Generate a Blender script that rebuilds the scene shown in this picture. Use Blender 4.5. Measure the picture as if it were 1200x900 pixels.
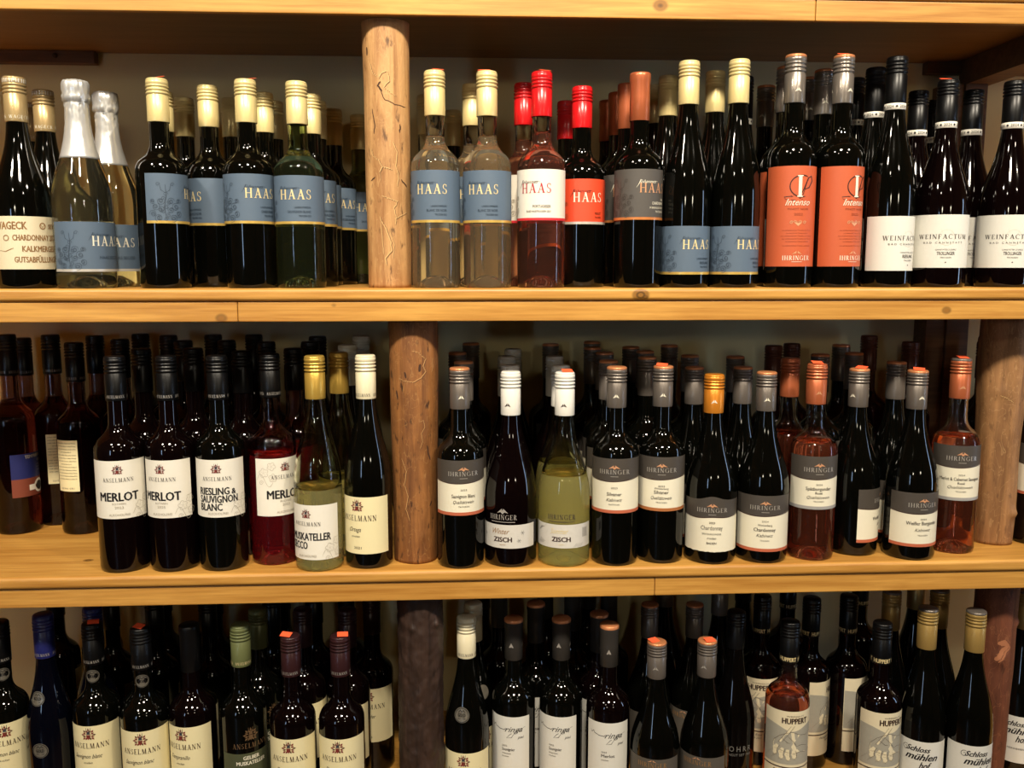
import bpy, bmesh, math, random
from math import sin, cos, pi, radians, sqrt, hypot, atan2
from mathutils import Vector, noise

for _o in list(bpy.data.objects):
    bpy.data.objects.remove(_o, do_unlink=True)
SC = bpy.context.scene
COL = SC.collection
random.seed(7)

# ------------------------------------------------------------------ camera
cam_d = bpy.data.cameras.new('camera')
cam_d.sensor_width = 36.0
cam_d.lens = 36.0 * 1058.0 / 1200.0
cam_d.clip_start = 0.02
cam = bpy.data.objects.new('camera', cam_d)
cam.location = (0.0, -1.35, 1.50)
cam.rotation_euler = (radians(90 - 7.5), 0, radians(-3.15))
COL.objects.link(cam)
SC.camera = cam

# ------------------------------------------------------------------ view / world
SC.view_settings.view_transform = 'Standard'
SC.view_settings.look = 'None'
SC.view_settings.exposure = -0.28
SC.view_settings.gamma = 1.0
SC.view_settings.use_curve_mapping = False
W = bpy.data.worlds.new('world')
SC.world = W
W.use_nodes = True
W.node_tree.nodes['Background'].inputs[0].default_value = (0.02, 0.018, 0.015, 1)
W.node_tree.nodes['Background'].inputs[1].default_value = 1.0
SC.cycles.use_denoising = True
SC.cycles.max_bounces = 10
SC.cycles.transmission_bounces = 10
SC.cycles.glossy_bounces = 4
SC.cycles.diffuse_bounces = 3
SC.cycles.caustics_reflective = False
SC.cycles.caustics_refractive = True
SC.cycles.sample_clamp_indirect = 3.0


def disk_lamp(name, loc, target, power, size, col, spread=180):
    d = bpy.data.lights.new(name, 'AREA')
    d.shape = 'DISK'
    d.size = size
    d.energy = power
    d.color = col
    d.spread = radians(spread)
    o = bpy.data.objects.new(name, d)
    o.location = loc
    o.rotation_euler = (Vector(target) - Vector(loc)).to_track_quat('-Z', 'Y').to_euler()
    COL.objects.link(o)
    return o


# warm ceiling spots of the shop: a row in front of the shelf plus a dimmer fill row added deeper in the room to brighten the wall
LAMP_COL = (1.0, 0.88, 0.70)
for lx, ly, lp, ls in ((0.05, -1.75, 27, 0.30), (-1.40, -1.75, 17, 0.22), (1.50, -1.75, 18, 0.22),
                       (-1.3, -3.3, 2.5, 0.18), (1.4, -3.3, 2.5, 0.18)):
    disk_lamp('ceiling_spot_and_fill', (lx, ly, 3.30), (lx * 0.75, 0.0, 1.85), lp, ls, LAMP_COL, 88)
# lamps low on the opposite wall of the shop
for lx in (-0.9, 1.5):
    disk_lamp('wall_lamp', (lx, -3.85, 2.0), (lx * 0.6, 0.0, 1.5), 5.5, 0.22, (1.0, 0.90, 0.68))


# ------------------------------------------------------------------ materials
def lin(r, g, b):
    f = lambda c: (c / 255 / 12.92) if c / 255 <= 0.04045 else ((c / 255 + 0.055) / 1.055) ** 2.4
    return (f(r), f(g), f(b), 1.0)


class NT:
    def __init__(s, name):
        s.m = bpy.data.materials.new(name)
        s.m.use_nodes = True
        s.t = s.m.node_tree
        s.b = s.t.nodes['Principled BSDF']

    def n(s, kind, **kw):
        nd = s.t.nodes.new('ShaderNode' + kind)
        for k, v in kw.items():
            if k.startswith('i_'):
                nd.inputs[k[2:].replace('_', ' ')].default_value = v
            else:
                setattr(nd, k, v)
        return nd

    def l(s, a, b):
        s.t.links.new(a, b)

    def ramp(s, fac, stops):
        r = s.n('ValToRGB')
        e = r.color_ramp.elements
        while len(e) < len(stops):
            e.new(0.5)
        for i, (p, c) in enumerate(stops):
            e[i].position = p
            e[i].color = c
        s.l(fac, r.inputs[0])
        return r.outputs[0]

    def mixc(s, fac, a, b, mode='MIX'):
        m = s.n('Mix', data_type='RGBA', blend_type=mode)
        for sock, v in ((m.inputs[0], fac), (m.inputs[6], a), (m.inputs[7], b)):
            if hasattr(v, 'default_value'):
                s.l(v, sock)
            else:
                sock.default_value = v
        return m.outputs[2]

    def math(s, op, a, b=None):
        m = s.n('Math', operation=op)
        for i, v in enumerate((a, b)):
            if v is None:
                continue
            if hasattr(v, 'default_value'):
                s.l(v, m.inputs[i])
            else:
                m.inputs[i].default_value = v
        return m.outputs[0]


MATS = {}


def mat(name, col, rough=0.5, metal=0.0, spec=0.5, noise_amt=0.0, coat=0.0):
    if name in MATS:
        return MATS[name]
    t = NT(name)
    t.b.inputs['Base Color'].default_value = col
    t.b.inputs['Roughness'].default_value = rough
    t.b.inputs['Metallic'].default_value = metal
    t.b.inputs['Specular IOR Level'].default_value = spec
    if coat:
        t.b.inputs['Coat Weight'].default_value = coat
        t.b.inputs['Coat Roughness'].default_value = 0.1
    if noise_amt:
        tc = t.n('TexCoord')
        nz = t.n('TexNoise', i_Scale=220.0, i_Detail=3.0)
        t.l(tc.outputs['Object'], nz.inputs['Vector'])
        d = tuple(c * (1 - noise_amt) for c in col[:3]) + (1,)
        t.l(t.mixc(nz.outputs['Fac'], d, col), t.b.inputs['Base Color'])
        bp = t.n('Bump', i_Strength=0.08, i_Distance=0.0004)
        t.l(nz.outputs['Fac'], bp.inputs['Height'])
        t.l(bp.outputs[0], t.b.inputs['Normal'])
    MATS[name] = t.m
    return t.m


def wood_mat(name, c_dark, c_light, knots=(), rough=0.42, scale=1.0):
    t = NT(name)
    tc = t.n('TexCoord')
    mp = t.n('Mapping')
    mp.inputs['Scale'].default_value = (4.0 * scale, 46 * scale, 46 * scale)
    t.l(tc.outputs['Object'], mp.inputs['Vector'])
    n1 = t.n('TexNoise', i_Scale=1.0, i_Detail=6.0, i_Roughness=0.6, i_Distortion=0.4)
    t.l(mp.outputs[0], n1.inputs['Vector'])
    mp2 = t.n('Mapping')
    mp2.inputs['Scale'].default_value = (9.0, 300, 300)
    t.l(tc.outputs['Object'], mp2.inputs['Vector'])
    n2 = t.n('TexNoise', i_Scale=1.0, i_Detail=3.0)
    t.l(mp2.outputs[0], n2.inputs['Vector'])
    n3 = t.n('TexNoise', i_Scale=2.2, i_Detail=2.0)
    t.l(tc.outputs['Object'], n3.inputs['Vector'])
    f = t.math('ADD', t.math('MULTIPLY', n1.outputs['Fac'], 0.62), t.math('MULTIPLY', n2.outputs['Fac'], 0.38))
    c = t.ramp(f, [(0.34, c_dark), (0.62, c_light)])
    c = t.mixc(t.math('MULTIPLY', n3.outputs['Fac'], 0.45), c, tuple(x * 0.72 for x in c_dark[:3]) + (1,))
    for kx, ky, kz, kr in knots:
        vm = t.n('VectorMath', operation='SUBTRACT')
        t.l(tc.outputs['Object'], vm.inputs[0])
        vm.inputs[1].default_value = (kx, ky, kz)
        v2 = t.n('VectorMath', operation='MULTIPLY')
        t.l(vm.outputs[0], v2.inputs[0])
        v2.inputs[1].default_value = (0.75, 1.0, 1.0)
        ln = t.n('VectorMath', operation='LENGTH')
        t.l(v2.outputs[0], ln.inputs[0])
        d = t.math('ADD', ln.outputs['Value'], t.math('MULTIPLY', t.math('SUBTRACT', n3.outputs['Fac'], 0.5), kr * 0.8))
        ring = t.math('MULTIPLY', t.math('ADD', t.math('SINE', t.math('MULTIPLY', d, 14.0 / kr)), 1.0), 0.5)
        inside = t.math('SUBTRACT', 1.0, t.math('MINIMUM', t.math('DIVIDE', d, kr), 1.0))
        m = t.math('MINIMUM', t.math('MULTIPLY', inside, 2.2), 0.9)
        kc = t.mixc(ring, tuple(x * 0.13 for x in c_dark[:3]) + (1,), tuple(x * 0.65 for x in c_dark[:3]) + (1,))
        c = t.mixc(m, c, kc)
    t.l(c, t.b.inputs['Base Color'])
    t.b.inputs['Roughness'].default_value = rough
    bp = t.n('Bump', i_Strength=0.18, i_Distance=0.001)
    t.l(f, bp.inputs['Height'])
    t.l(bp.outputs[0], t.b.inputs['Normal'])
    return t.m


def log_mat(name, c1, c2, c_dark, dark_amt=0.5, track=None, rough=0.6, bump=0.4):
    t = NT(name)
    tc = t.n('TexCoord')
    mp = t.n('Mapping')
    mp.inputs['Scale'].default_value = (60, 60, 5)
    t.l(tc.outputs['Object'], mp.inputs['Vector'])
    n1 = t.n('TexNoise', i_Scale=1.0, i_Detail=6.0, i_Roughness=0.65, i_Distortion=0.6)
    t.l(mp.outputs[0], n1.inputs['Vector'])
    n2 = t.n('TexNoise', i_Scale=26.0, i_Detail=5.0, i_Roughness=0.6)
    t.l(tc.outputs['Object'], n2.inputs['Vector'])
    c = t.ramp(n1.outputs['Fac'], [(0.32, c2), (0.66, c1)])
    mp3 = t.n('Mapping')
    mp3.inputs['Scale'].default_value = (110, 110, 38)
    t.l(tc.outputs['Object'], mp3.inputs['Vector'])
    n3 = t.n('TexNoise', i_Scale=1.0, i_Detail=4.0, i_Roughness=0.55)
    t.l(mp3.outputs[0], n3.inputs['Vector'])
    spots = t.ramp(n3.outputs['Fac'], [(0.60, (0, 0, 0, 1)), (0.70, (1, 1, 1, 1))])
    c = t.mixc(t.math('MULTIPLY', spots, dark_amt), c, c_dark)
    blot = t.ramp(n2.outputs['Fac'], [(0.45, (0, 0, 0, 1)), (0.75, (1, 1, 1, 1))])
    c = t.mixc(t.math('MULTIPLY', blot, 0.45), c, c2)
    if track:
        mp4 = t.n('Mapping')
        mp4.inputs['Scale'].default_value = (60, 60, 22)
        t.l(tc.outputs['Object'], mp4.inputs['Vector'])
        n4 = t.n('TexNoise', i_Scale=1.0, i_Detail=2.0, i_Distortion=1.5)
        t.l(mp4.outputs[0], n4.inputs['Vector'])
        tr = t.ramp(n4.outputs['Fac'], [(0.485, (0, 0, 0, 1)), (0.5, (1, 1, 1, 1)), (0.515, (0, 0, 0, 1))])
        c = t.mixc(t.math('MULTIPLY', tr, 0.4), c, track)
    t.l(c, t.b.inputs['Base Color'])
    t.b.inputs['Roughness'].default_value = rough
    bp = t.n('Bump', i_Strength=bump, i_Distance=0.002)
    t.l(t.math('ADD', n1.outputs['Fac'], t.math('MULTIPLY', n3.outputs['Fac'], -0.6)), bp.inputs['Height'])
    t.l(bp.outputs[0], t.b.inputs['Normal'])
    return t.m


def plaster_mat(name, col, amt=0.12):
    t = NT(name)
    tc = t.n('TexCoord')
    n1 = t.n('TexNoise', i_Scale=3.0, i_Detail=5.0)
    t.l(tc.outputs['Object'], n1.inputs['Vector'])
    n2 = t.n('TexNoise', i_Scale=90.0, i_Detail=4.0)
    t.l(tc.outputs['Object'], n2.inputs['Vector'])
    t.l(t.mixc(n1.outputs['Fac'], tuple(x * (1 - amt) for x in col[:3]) + (1,), col), t.b.inputs['Base Color'])
    t.b.inputs['Roughness'].default_value = 0.85
    bp = t.n('Bump', i_Strength=0.12, i_Distance=0.002)
    t.l(n2.outputs['Fac'], bp.inputs['Height'])
    t.l(bp.outputs[0], t.b.inputs['Normal'])
    return t.m


def glass_mat(name, wine, clear, fill, trans=0.75, rough=0.015):
    """see-through bottle: wine colour below the fill height, glass colour above"""
    key = name + '%.3f' % fill
    if key in MATS:
        return MATS[key]
    t = NT(name)
    tc = t.n('TexCoord')
    sp = t.n('SeparateXYZ')
    t.l(tc.outputs['Object'], sp.inputs[0])
    f = t.math('LESS_THAN', sp.outputs['Z'], fill + 0.0004)
    t.l(t.mixc(f, clear, wine), t.b.inputs['Base Color'])
    # diffuse share in the wine imitates light glowing through; empty glass is clear
    t.l(t.math('SUBTRACT', 1.0, t.math('MULTIPLY', f, 1.0 - trans)), t.b.inputs['Transmission Weight'])
    t.b.inputs['Roughness'].default_value = rough
    t.b.inputs['IOR'].default_value = 1.42
    MATS[key] = t.m
    return t.m


def dark_glass(name, col, rough=0.055):
    if name in MATS:
        return MATS[name]
    t = NT(name)
    t.b.inputs['Base Color'].default_value = col
    t.b.inputs['Roughness'].default_value = rough
    t.b.inputs['IOR'].default_value = 1.52
    t.b.inputs['Specular IOR Level'].default_value = 0.5
    MATS[name] = t.m
    return t.m


# ------------------------------------------------------------------ mesh helpers
def link(name, me, parent=None, m=None, smooth=False):
    if m is not None:
        for x in (m if isinstance(m, (list, tuple)) else [m]):
            me.materials.append(x)
    if smooth:
        for p in me.polygons:
            p.use_smooth = True
    o = bpy.data.objects.new(name, me)
    COL.objects.link(o)
    if parent is not None:
        o.parent = parent
    return o


def pydata(name, vs, fs):
    me = bpy.data.meshes.new(name)
    me.from_pydata(vs, [], fs)
    me.update()
    return me


def tag(o, label, cat, group=None):
    o['label'] = label
    o['category'] = cat
    if group:
        o['group'] = group
    return o


def box_mesh(name, x0, x1, y0, y1, z0, z1, bev=0.0):
    bm = bmesh.new()
    bmesh.ops.create_cube(bm, size=1.0)
    for v in bm.verts:
        v.co = Vector((x0 + (v.co.x + .5) * (x1 - x0), y0 + (v.co.y + .5) * (y1 - y0), z0 + (v.co.z + .5) * (z1 - z0)))
    if bev:
        bmesh.ops.bevel(bm, geom=list(bm.edges), offset=bev, segments=2, affect='EDGES', profile=0.6)
    me = bpy.data.meshes.new(name)
    bm.to_mesh(me)
    bm.free()
    return me


def extrude_x(name, prof, x0, x1):
    """prof: closed list of (y,z), extruded along x"""
    n = len(prof)
    vs = [(x0, y, z) for y, z in prof] + [(x1, y, z) for y, z in prof]
    fs = [(i, (i + 1) % n, n + (i + 1) % n, n + i) for i in range(n)]
    fs += [tuple(range(n - 1, -1, -1)), tuple(range(n, 2 * n))]
    me = pydata(name, vs, fs)
    bm = bmesh.new()
    bm.from_mesh(me)
    bmesh.ops.recalc_face_normals(bm, faces=bm.faces)
    bm.to_mesh(me)
    bm.free()
    return me


def lathe(name, prof, seg=36, wob=None):
    """prof: (r,z) list; r==0 points become poles"""
    vs, fs, rows = [], [], []
    for r, z in prof:
        if r < 1e-7:
            rows.append([len(vs)])
            vs.append((0, 0, z))
        else:
            row = []
            for k in range(seg):
                a = 2 * pi * k / seg
                rr = r if wob is None else r + wob(a, z, r)
                row.append(len(vs))
                vs.append((rr * sin(a), -rr * cos(a), z))
            rows.append(row)
    for a, b in zip(rows[:-1], rows[1:]):
        if len(a) == 1 and len(b) == 1:
            continue
        for k in range(seg):
            k2 = (k + 1) % seg
            if len(a) == 1:
                fs.append((a[0], b[k2], b[k]))
            elif len(b) == 1:
                fs.append((a[k], a[k2], b[0]))
            else:
                fs.append((a[k], a[k2], b[k2], b[k]))
    return pydata(name, vs, fs)


def bez(p0, p1, p2, p3, n):
    out = []
    for i in range(1, n + 1):
        t = i / n
        a, b, c, d = (1 - t) ** 3, 3 * t * (1 - t) ** 2, 3 * t * t * (1 - t), t ** 3
        out.append((a * p0[0] + b * p1[0] + c * p2[0] + d * p3[0], a * p0[1] + b * p1[1] + c * p2[1] + d * p3[1]))
    return out


# ------------------------------------------------------------------ lettering
_tc = {}


def text2d(s, style):
    """outline of a string: verts (cap height = 1, starts at x=0), faces, width"""
    k = (s, style)
    if k in _tc:
        return _tc[k]
    if style == 'serif':
        r = serif2d(s)
    else:
        c = bpy.data.curves.new('lettering', 'FONT')
        c.body = s
        c.size = 1.0
        c.resolution_u = 2
        if style == 'script':
            c.shear = 0.45
        if style == 'boldscript':
            c.shear = 0.45
        o = bpy.data.objects.new('lettering', c)
        m = o.to_mesh()
        h = 0.682
        vs = [(v.co.x / h, v.co.y / h) for v in m.vertices]
        fs = [tuple(p.vertices) for p in m.polygons]
        o.to_mesh_clear()
        bpy.data.objects.remove(o)
        bpy.data.curves.remove(c)
        dx = {'bold': .060, 'boldscript': .045, 'semi': .022}.get(style, 0)
        if dx:
            v0, f0 = vs, fs
            vs, fs = [], []
            for ox, oy in ((-dx, 0), (dx, 0), (0, dx * .4), (0, -dx * .4)):
                b = len(vs)
                vs += [(x + ox, y + oy) for x, y in v0]
                fs += [tuple(i + b for i in f) for f in f0]
        x0 = min(v[0] for v in vs)
        x1 = max(v[0] for v in vs)
        r = ([(x - x0, y) for x, y in vs], fs, x1 - x0)
    _tc[k] = r
    return r


TK, TN, SV = 0.15, 0.055, 0.05


def _q(a, b, w0, w1=None):
    """bar from a to b with horizontal widths w0,w1"""
    w1 = w0 if w1 is None else w1
    return [(a[0] - w0 / 2, a[1]), (a[0] + w0 / 2, a[1]), (b[0] + w1 / 2, b[1]), (b[0] - w1 / 2, b[1])]


def _bar(x0, x1, y, h=TN):
    return [(x0, y - h / 2), (x1, y - h / 2), (x1, y + h / 2), (x0, y + h / 2)]


def _sf(x, y, w=0.25):
    return [(x - w / 2, y), (x + w / 2, y), (x + w / 2, y + SV), (x - w / 2, y + SV)]


def _arc(cx, cy, rx, ry, a0, a1, n=10, tk=TK):
    out = []
    for i in range(n):
        q = []
        for j in (i, i + 1):
            a = radians(a0 + (a1 - a0) * j / n)
            w = TN + (tk - TN) * abs(cos(a))
            q.append(((cx + (rx) * cos(a), cy + (ry) * sin(a)), (cx + (rx - w) * cos(a), cy + (ry - TN) * sin(a))))
        out.append([q[0][0], q[1][0], q[1][1], q[0][1]])
    return out


def _glyph(ch):
    v = lambda x, t=TK: [_q((x, 0), (x, 1), t), _sf(x, 0), _sf(x, 1 - SV)]
    if ch == 'I':
        return v(.15), .30
    if ch == 'H':
        return v(.15) + v(.67) + [_bar(.15, .67, .5)], .82
    if ch == 'A':
        return [_q((.12, 0), (.42, 1), .07), _q((.68, 0), (.40, 1), .17), _bar(.22, .6, .34), _sf(.12, 0, .26), _sf(.68, 0, .3)], .80
    if ch == 'N':
        return [_q((.13, 0), (.13, 1), .06), _q((.70, 0), (.70, 1), .06), _q((.68, 0), (.15, 1), .17), _sf(.13, 0, .24), _sf(.70, 1 - SV, .24), _sf(.1, 1 - SV, .16)], .84
    if ch == 'M':
        return [_q((.12, 0), (.16, 1), .06), _q((.48, 0), (.20, 1), .16), _q((.48, 0), (.78, 1), .06), _q((.84, 0), (.80, 1), .16), _sf(.12, 0, .24), _sf(.84, 0, .28)], 1.0
    if ch == 'E':
        return v(.15) + [_bar(.15, .55, .03), _bar(.15, .48, .5), _bar(.15, .54, .97), _q((.55, 0), (.55, .2), .05), _q((.53, .8), (.53, 1), .05)], .64
    if ch == 'F':
        return v(.15) + [_bar(.15, .48, .5), _bar(.15, .54, .97), _q((.53, .8), (.53, 1), .05)], .60
    if ch == 'L':
        return v(.15) + [_bar(.15, .55, .03), _q((.55, 0), (.55, .22), .05)], .62
    if ch == 'T':
        return [_q((.34, 0), (.34, 1), TK), _sf(.34, 0), _bar(.03, .65, .97), _q((.05, .8), (.05, 1), .05), _q((.63, .8), (.63, 1), .05)], .68
    if ch == 'R':
        return v(.15) + _arc(.30, .74, .28, .26, -90, 90) + [_bar(.15, .32, .97), _bar(.15, .32, .505), _q((.62, 0), (.34, .5), .16), _sf(.66, 0, .22)], .74
    if ch == 'P':
        return v(.15) + _arc(.30, .74, .28, .26, -90, 90) + [_bar(.15, .32, .97), _bar(.15, .32, .505)], .62
    if ch == 'B':
        return v(.15) + _arc(.28, .75, .24, .25, -90, 90) + _arc(.30, .26, .29, .26, -90, 90) + [_bar(.15, .3, .97), _bar(.15, .3, .51), _bar(.15, .3, .03)], .66
    if ch == 'D':
        return v(.15) + _arc(.28, .5, .46, .5, -90, 90, 14) + [_bar(.15, .3, .97), _bar(.15, .3, .03)], .80
    if ch == 'U':
        return [_q((.15, .3), (.15, 1), TK), _q((.66, .3), (.66, 1), .06), _sf(.15, 1 - SV), _sf(.66, 1 - SV, .24)] + _arc(.385, .32, .31, .33, 180, 360, 12), .82
    if ch == 'O':
        return _arc(.42, .5, .40, .51, 0, 360, 20), .86
    if ch == 'C':
        return _arc(.44, .5, .42, .51, 50, 315, 16) + [_q((.72, .72), (.72, .95), .05)], .80
    if ch == 'G':
        return _arc(.44, .5, .42, .51, 50, 315, 16) + [_q((.72, .72), (.72, .95), .05), _q((.74, .05), (.74, .45), TK), _sf(.74, .42, .26)], .88
    if ch == 'S':
        return _arc(.28, .74, .22, .26, 40, 270, 12, .10) + _arc(.28, .26, .25, .26, -140, 90, 12, .12) + [_q((.46, .74), (.46, .97), .05), _q((.06, .03), (.06, .26), .05)], .58
    if ch == 'W':
        return [_q((.30, 0), (.08, 1), .17), _q((.32, 0), (.52, 1), .06), _q((.74, 0), (.52, 1), .17), _q((.76, 0), (.97, 1), .06), _sf(.08, 1 - SV, .26), _sf(.52, 1 - SV, .22), _sf(.97, 1 - SV, .22)], 1.08
    if ch == 'K':
        return v(.15) + [_q((.20, .42), (.60, 1), .07), _q((.64, 0), (.32, .58), .16), _sf(.66, 0, .24), _sf(.6, 1 - SV, .22)], .78
    if ch == ' ':
        return [], .35
    return v(.15), .3


def serif2d(s):
    vs, fs, x = [], [], 0.0
    for ch in s:
        polys, w = _glyph(ch)
        for p in polys:
            b = len(vs)
            vs += [(x + a, y) for a, y in p]
            fs.append(tuple(range(b, b + len(p))))
        x += w + 0.18
    return vs, fs, max(x - 0.18, 0.1)


class Flat:
    """2-D drawing in (u = arc length, v = height) that is wrapped round a bottle of radius R"""

    def __init__(s):
        s.v, s.f, s.mi = [], [], []
        s.cur = 0

    def poly(s, pts):
        b = len(s.v)
        s.v += pts
        s.f.append(tuple(range(b, b + len(pts))))
        s.mi.append(s.cur)

    def text(s, txt, style, h, u, v, al='c', w=None):
        vs, fs, tw = text2d(txt, style)
        sx = h if w is None else w / tw
        x0 = {'c': -tw / 2, 'l': 0, 'r': -tw}[al]
        b = len(s.v)
        s.v += [(u + (x + x0) * sx, v + y * h) for x, y in vs]
        s.f += [tuple(i + b for i in f) for f in fs]
        s.mi += [s.cur] * len(fs)
        return s

    def rect(s, u0, u1, v0, v1, step=0.0025):
        n = max(1, int(math.ceil((u1 - u0) / step)))
        b = len(s.v)
        for i in range(n + 1):
            u = u0 + (u1 - u0) * i / n
            s.v += [(u, v0(u) if callable(v0) else v0), (u, v1(u) if callable(v1) else v1)]
        for i in range(n):
            s.f.append((b + 2 * i, b + 2 * i + 2, b + 2 * i + 3, b + 2 * i + 1))
            s.mi.append(s.cur)
        return s

    def disc(s, u, v, r, n=20, r0=0.0):
        for i in range(n):
            a, b = 2 * pi * i / n, 2 * pi * (i + 1) / n
            if r0:
                s.poly([(u + r0 * cos(a), v + r0 * sin(a)), (u + r * cos(a), v + r * sin(a)), (u + r * cos(b), v + r * sin(b)), (u + r0 * cos(b), v + r0 * sin(b))])
            else:
                s.poly([(u, v), (u + r * cos(a), v + r * sin(a)), (u + r * cos(b), v + r * sin(b))])
        return s

    def ribbon(s, pts, w):
        n = len(pts)
        L = []
        for i in range(n):
            a, b = pts[max(0, i - 1)], pts[min(n - 1, i + 1)]
            dx, dy = b[0] - a[0], b[1] - a[1]
            d = hypot(dx, dy) or 1
            ww = w * (0.5 if i in (0, n - 1) else 1.0) / 2
            L.append(((pts[i][0] - dy / d * ww, pts[i][1] + dx / d * ww), (pts[i][0] + dy / d * ww, pts[i][1] - dx / d * ww)))
        for i in range(n - 1):
            s.poly([L[i][1], L[i + 1][1], L[i + 1][0], L[i][0]])
        return s

    def curl(s, u, v, r, turns, a0, w, n=18):
        return s.ribbon([(u + r * (1 - 0.8 * i / n) * cos(a0 + turns * 2 * pi * i / n), v + r * (1 - 0.8 * i / n) * sin(a0 + turns * 2 * pi * i / n)) for i in range(n + 1)], w)

    def mesh(s, name, R, off, rfun=None):
        vs = []
        for u, v in s.v:
            r = (rfun(v) if rfun else R) + off
            a = u / R
            vs.append((r * sin(a), -r * cos(a), v))
        me = pydata(name, vs, s.f)
        if any(s.mi):
            for p, m in zip(me.polygons, s.mi):
                p.material_index = m
        return me

# ------------------------------------------------------------------ the room
def struct(name, me, m, parent=None, smooth=False):
    o = link(name, me, parent, m, smooth)
    if parent is None:
        o['kind'] = 'structure'
    return o


Y_WALL = 0.40
RX0, RX1, RY0, ZT = -2.45, 2.45, -4.05, 3.42
M_PLASTER = plaster_mat('old_cream_plaster', lin(240, 226, 172))
M_DARKWALL = plaster_mat('dark_shop_wall', lin(112, 86, 62))
M_FLOOR = wood_mat('dark_floor_boards', lin(70, 48, 32), lin(110, 78, 50), rough=0.4)
struct('floor', box_mesh('floor', RX0 - .1, RX1 + .1, RY0 - .1, Y_WALL + .1, -0.06, 0.0), M_FLOOR)
struct('ceiling', box_mesh('ceiling', RX0 - .1, RX1 + .1, RY0 - .1, Y_WALL + .1, ZT, ZT + .06), M_DARKWALL)
struct('wall_back', box_mesh('wall_back', RX0 - .1, RX1 + .1, Y_WALL, Y_WALL + .1, 0, ZT), M_PLASTER)
struct('wall_left', box_mesh('wall_left', RX0 - .1, RX0, RY0, Y_WALL, 0, ZT), M_DARKWALL)
struct('wall_right', box_mesh('wall_right', RX1, RX1 + .1, RY0, Y_WALL, 0, ZT), M_DARKWALL)
struct('wall_front', box_mesh('wall_front', RX0 - .1, RX1 + .1, RY0 - .1, RY0, 0, ZT), M_DARKWALL)


def lit_pane(name, strength):
    t = NT(name)
    t.b.inputs['Base Color'].default_value = (0.3, 0.4, 0.5, 1)
    t.b.inputs['Emission Color'].default_value = (0.50, 0.70, 1.0, 1)
    t.b.inputs['Emission Strength'].default_value = strength
    return t.m


M_FRAME = mat('dark_window_frame', lin(60, 45, 34), 0.5)
# the two daylit windows of the shop, behind and beside the viewer
w1 = struct('window_1', box_mesh('window_pane', -2.25, -2.05, RY0 + .004, RY0 + .012, 0.80, 1.95), lit_pane('daylit_pane', 16.0))
struct('window_frame', box_mesh('window_frame', -2.40, -1.90, RY0 + .001, RY0 + .03, 1.95, 2.01), M_FRAME, w1)
w2 = struct('window_2', box_mesh('window_pane', RX1 - .012, RX1 - .004, -0.64, -0.52, 0.80, 1.95), lit_pane('daylit_side_pane', 14.0))
struct('window_frame', box_mesh('window_frame', RX1 - .03, RX1 - .001, -0.75, -0.40, 1.95, 2.01), M_FRAME, w2)

# ------------------------------------------------------------------ shelves
PINE_D, PINE_L = lin(172, 116, 46), lin(224, 170, 86)
SZ = {'t': 1.466, 'm': 1.032, 'b': 0.597, 'a': 1.904}
SX0, SX1 = -1.62, 1.76
KN = {'a': [(0.29, 0, 1.873, .010)], 't': [(0.268, 0, 1.4555, .011), (0.275, -.004, 1.452, .006), (0.745, 0, 1.431, .008), (-0.355, 0, 1.4225, .010), (-.19, .0, 1.441, .006)],
      'm': [(-0.60, 0.08, 1.032, .007), (-0.575, 0.13, 1.032, .009)], 'b': []}
SHELF_LABEL = {'a': 'uppermost pine shelf whose bare underside shows above all the bottles',
               't': 'pine shelf carrying the blue, white and orange label bottles',
               'm': 'pine shelf carrying the Merlot, Silvaner and rosé bottles',
               'b': 'lowest pine shelf, only a little of it showing between dark bottles'}


def nosing(y0, y1, z0, z1, r=0.006):
    p = [(y1, z0), (y1, z1)]
    for i in range(6):
        a = radians(90 + 90 * i / 5)
        p.append((y0 + r + r * cos(a), z1 - r + r * sin(a)))
    for i in range(6):
        a = radians(180 + 90 * i / 5)
        p.append((y0 + r + r * cos(a), z0 + r + r * sin(a)))
    return p


def shelf(k):
    z = SZ[k]
    root = bpy.data.objects.new('wooden_shelf', None)
    COL.objects.link(root)
    tag(root, SHELF_LABEL[k], 'shelf', 'pine shelves of the wine rack')
    m = wood_mat('honey_pine_' + {'a': 'uppermost', 't': 'upper', 'm': 'middle', 'b': 'lowest'}[k], PINE_D, PINE_L, KN[k])
    md = m if k != 'a' else wood_mat('brown_underside', lin(128, 92, 56), lin(156, 116, 74))  # underside panel in a darker brown than the boards
    th = 0.019 if k != 'a' else 0.011
    ysplit = 0.232
    link('front_board', extrude_x('front_board', nosing(0, ysplit - .0006, z - 0.019, z), SX0, SX1), root, m, False)
    link('rear_board', box_mesh('rear_board', SX0, SX1, ysplit + .0006, Y_WALL - .001, z - 0.019, z, .0012), root, m)
    if k == 'a':
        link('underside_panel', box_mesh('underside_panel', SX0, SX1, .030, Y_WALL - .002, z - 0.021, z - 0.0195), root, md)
    cuts = {'a': [SX0, .52, SX1], 't': [SX0, -.331, SX1], 'm': [SX0, .30, SX1], 'b': [SX0, SX1]}[k]
    for i in range(len(cuts) - 1):
        link('edge_strip', box_mesh('edge_strip', cuts[i] + .0004, cuts[i + 1] - .0004, .005, .016, z - 0.0490, z - 0.0196, .0016), root, m)
    return root


for k in 'atmb':
    shelf(k)

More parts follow.
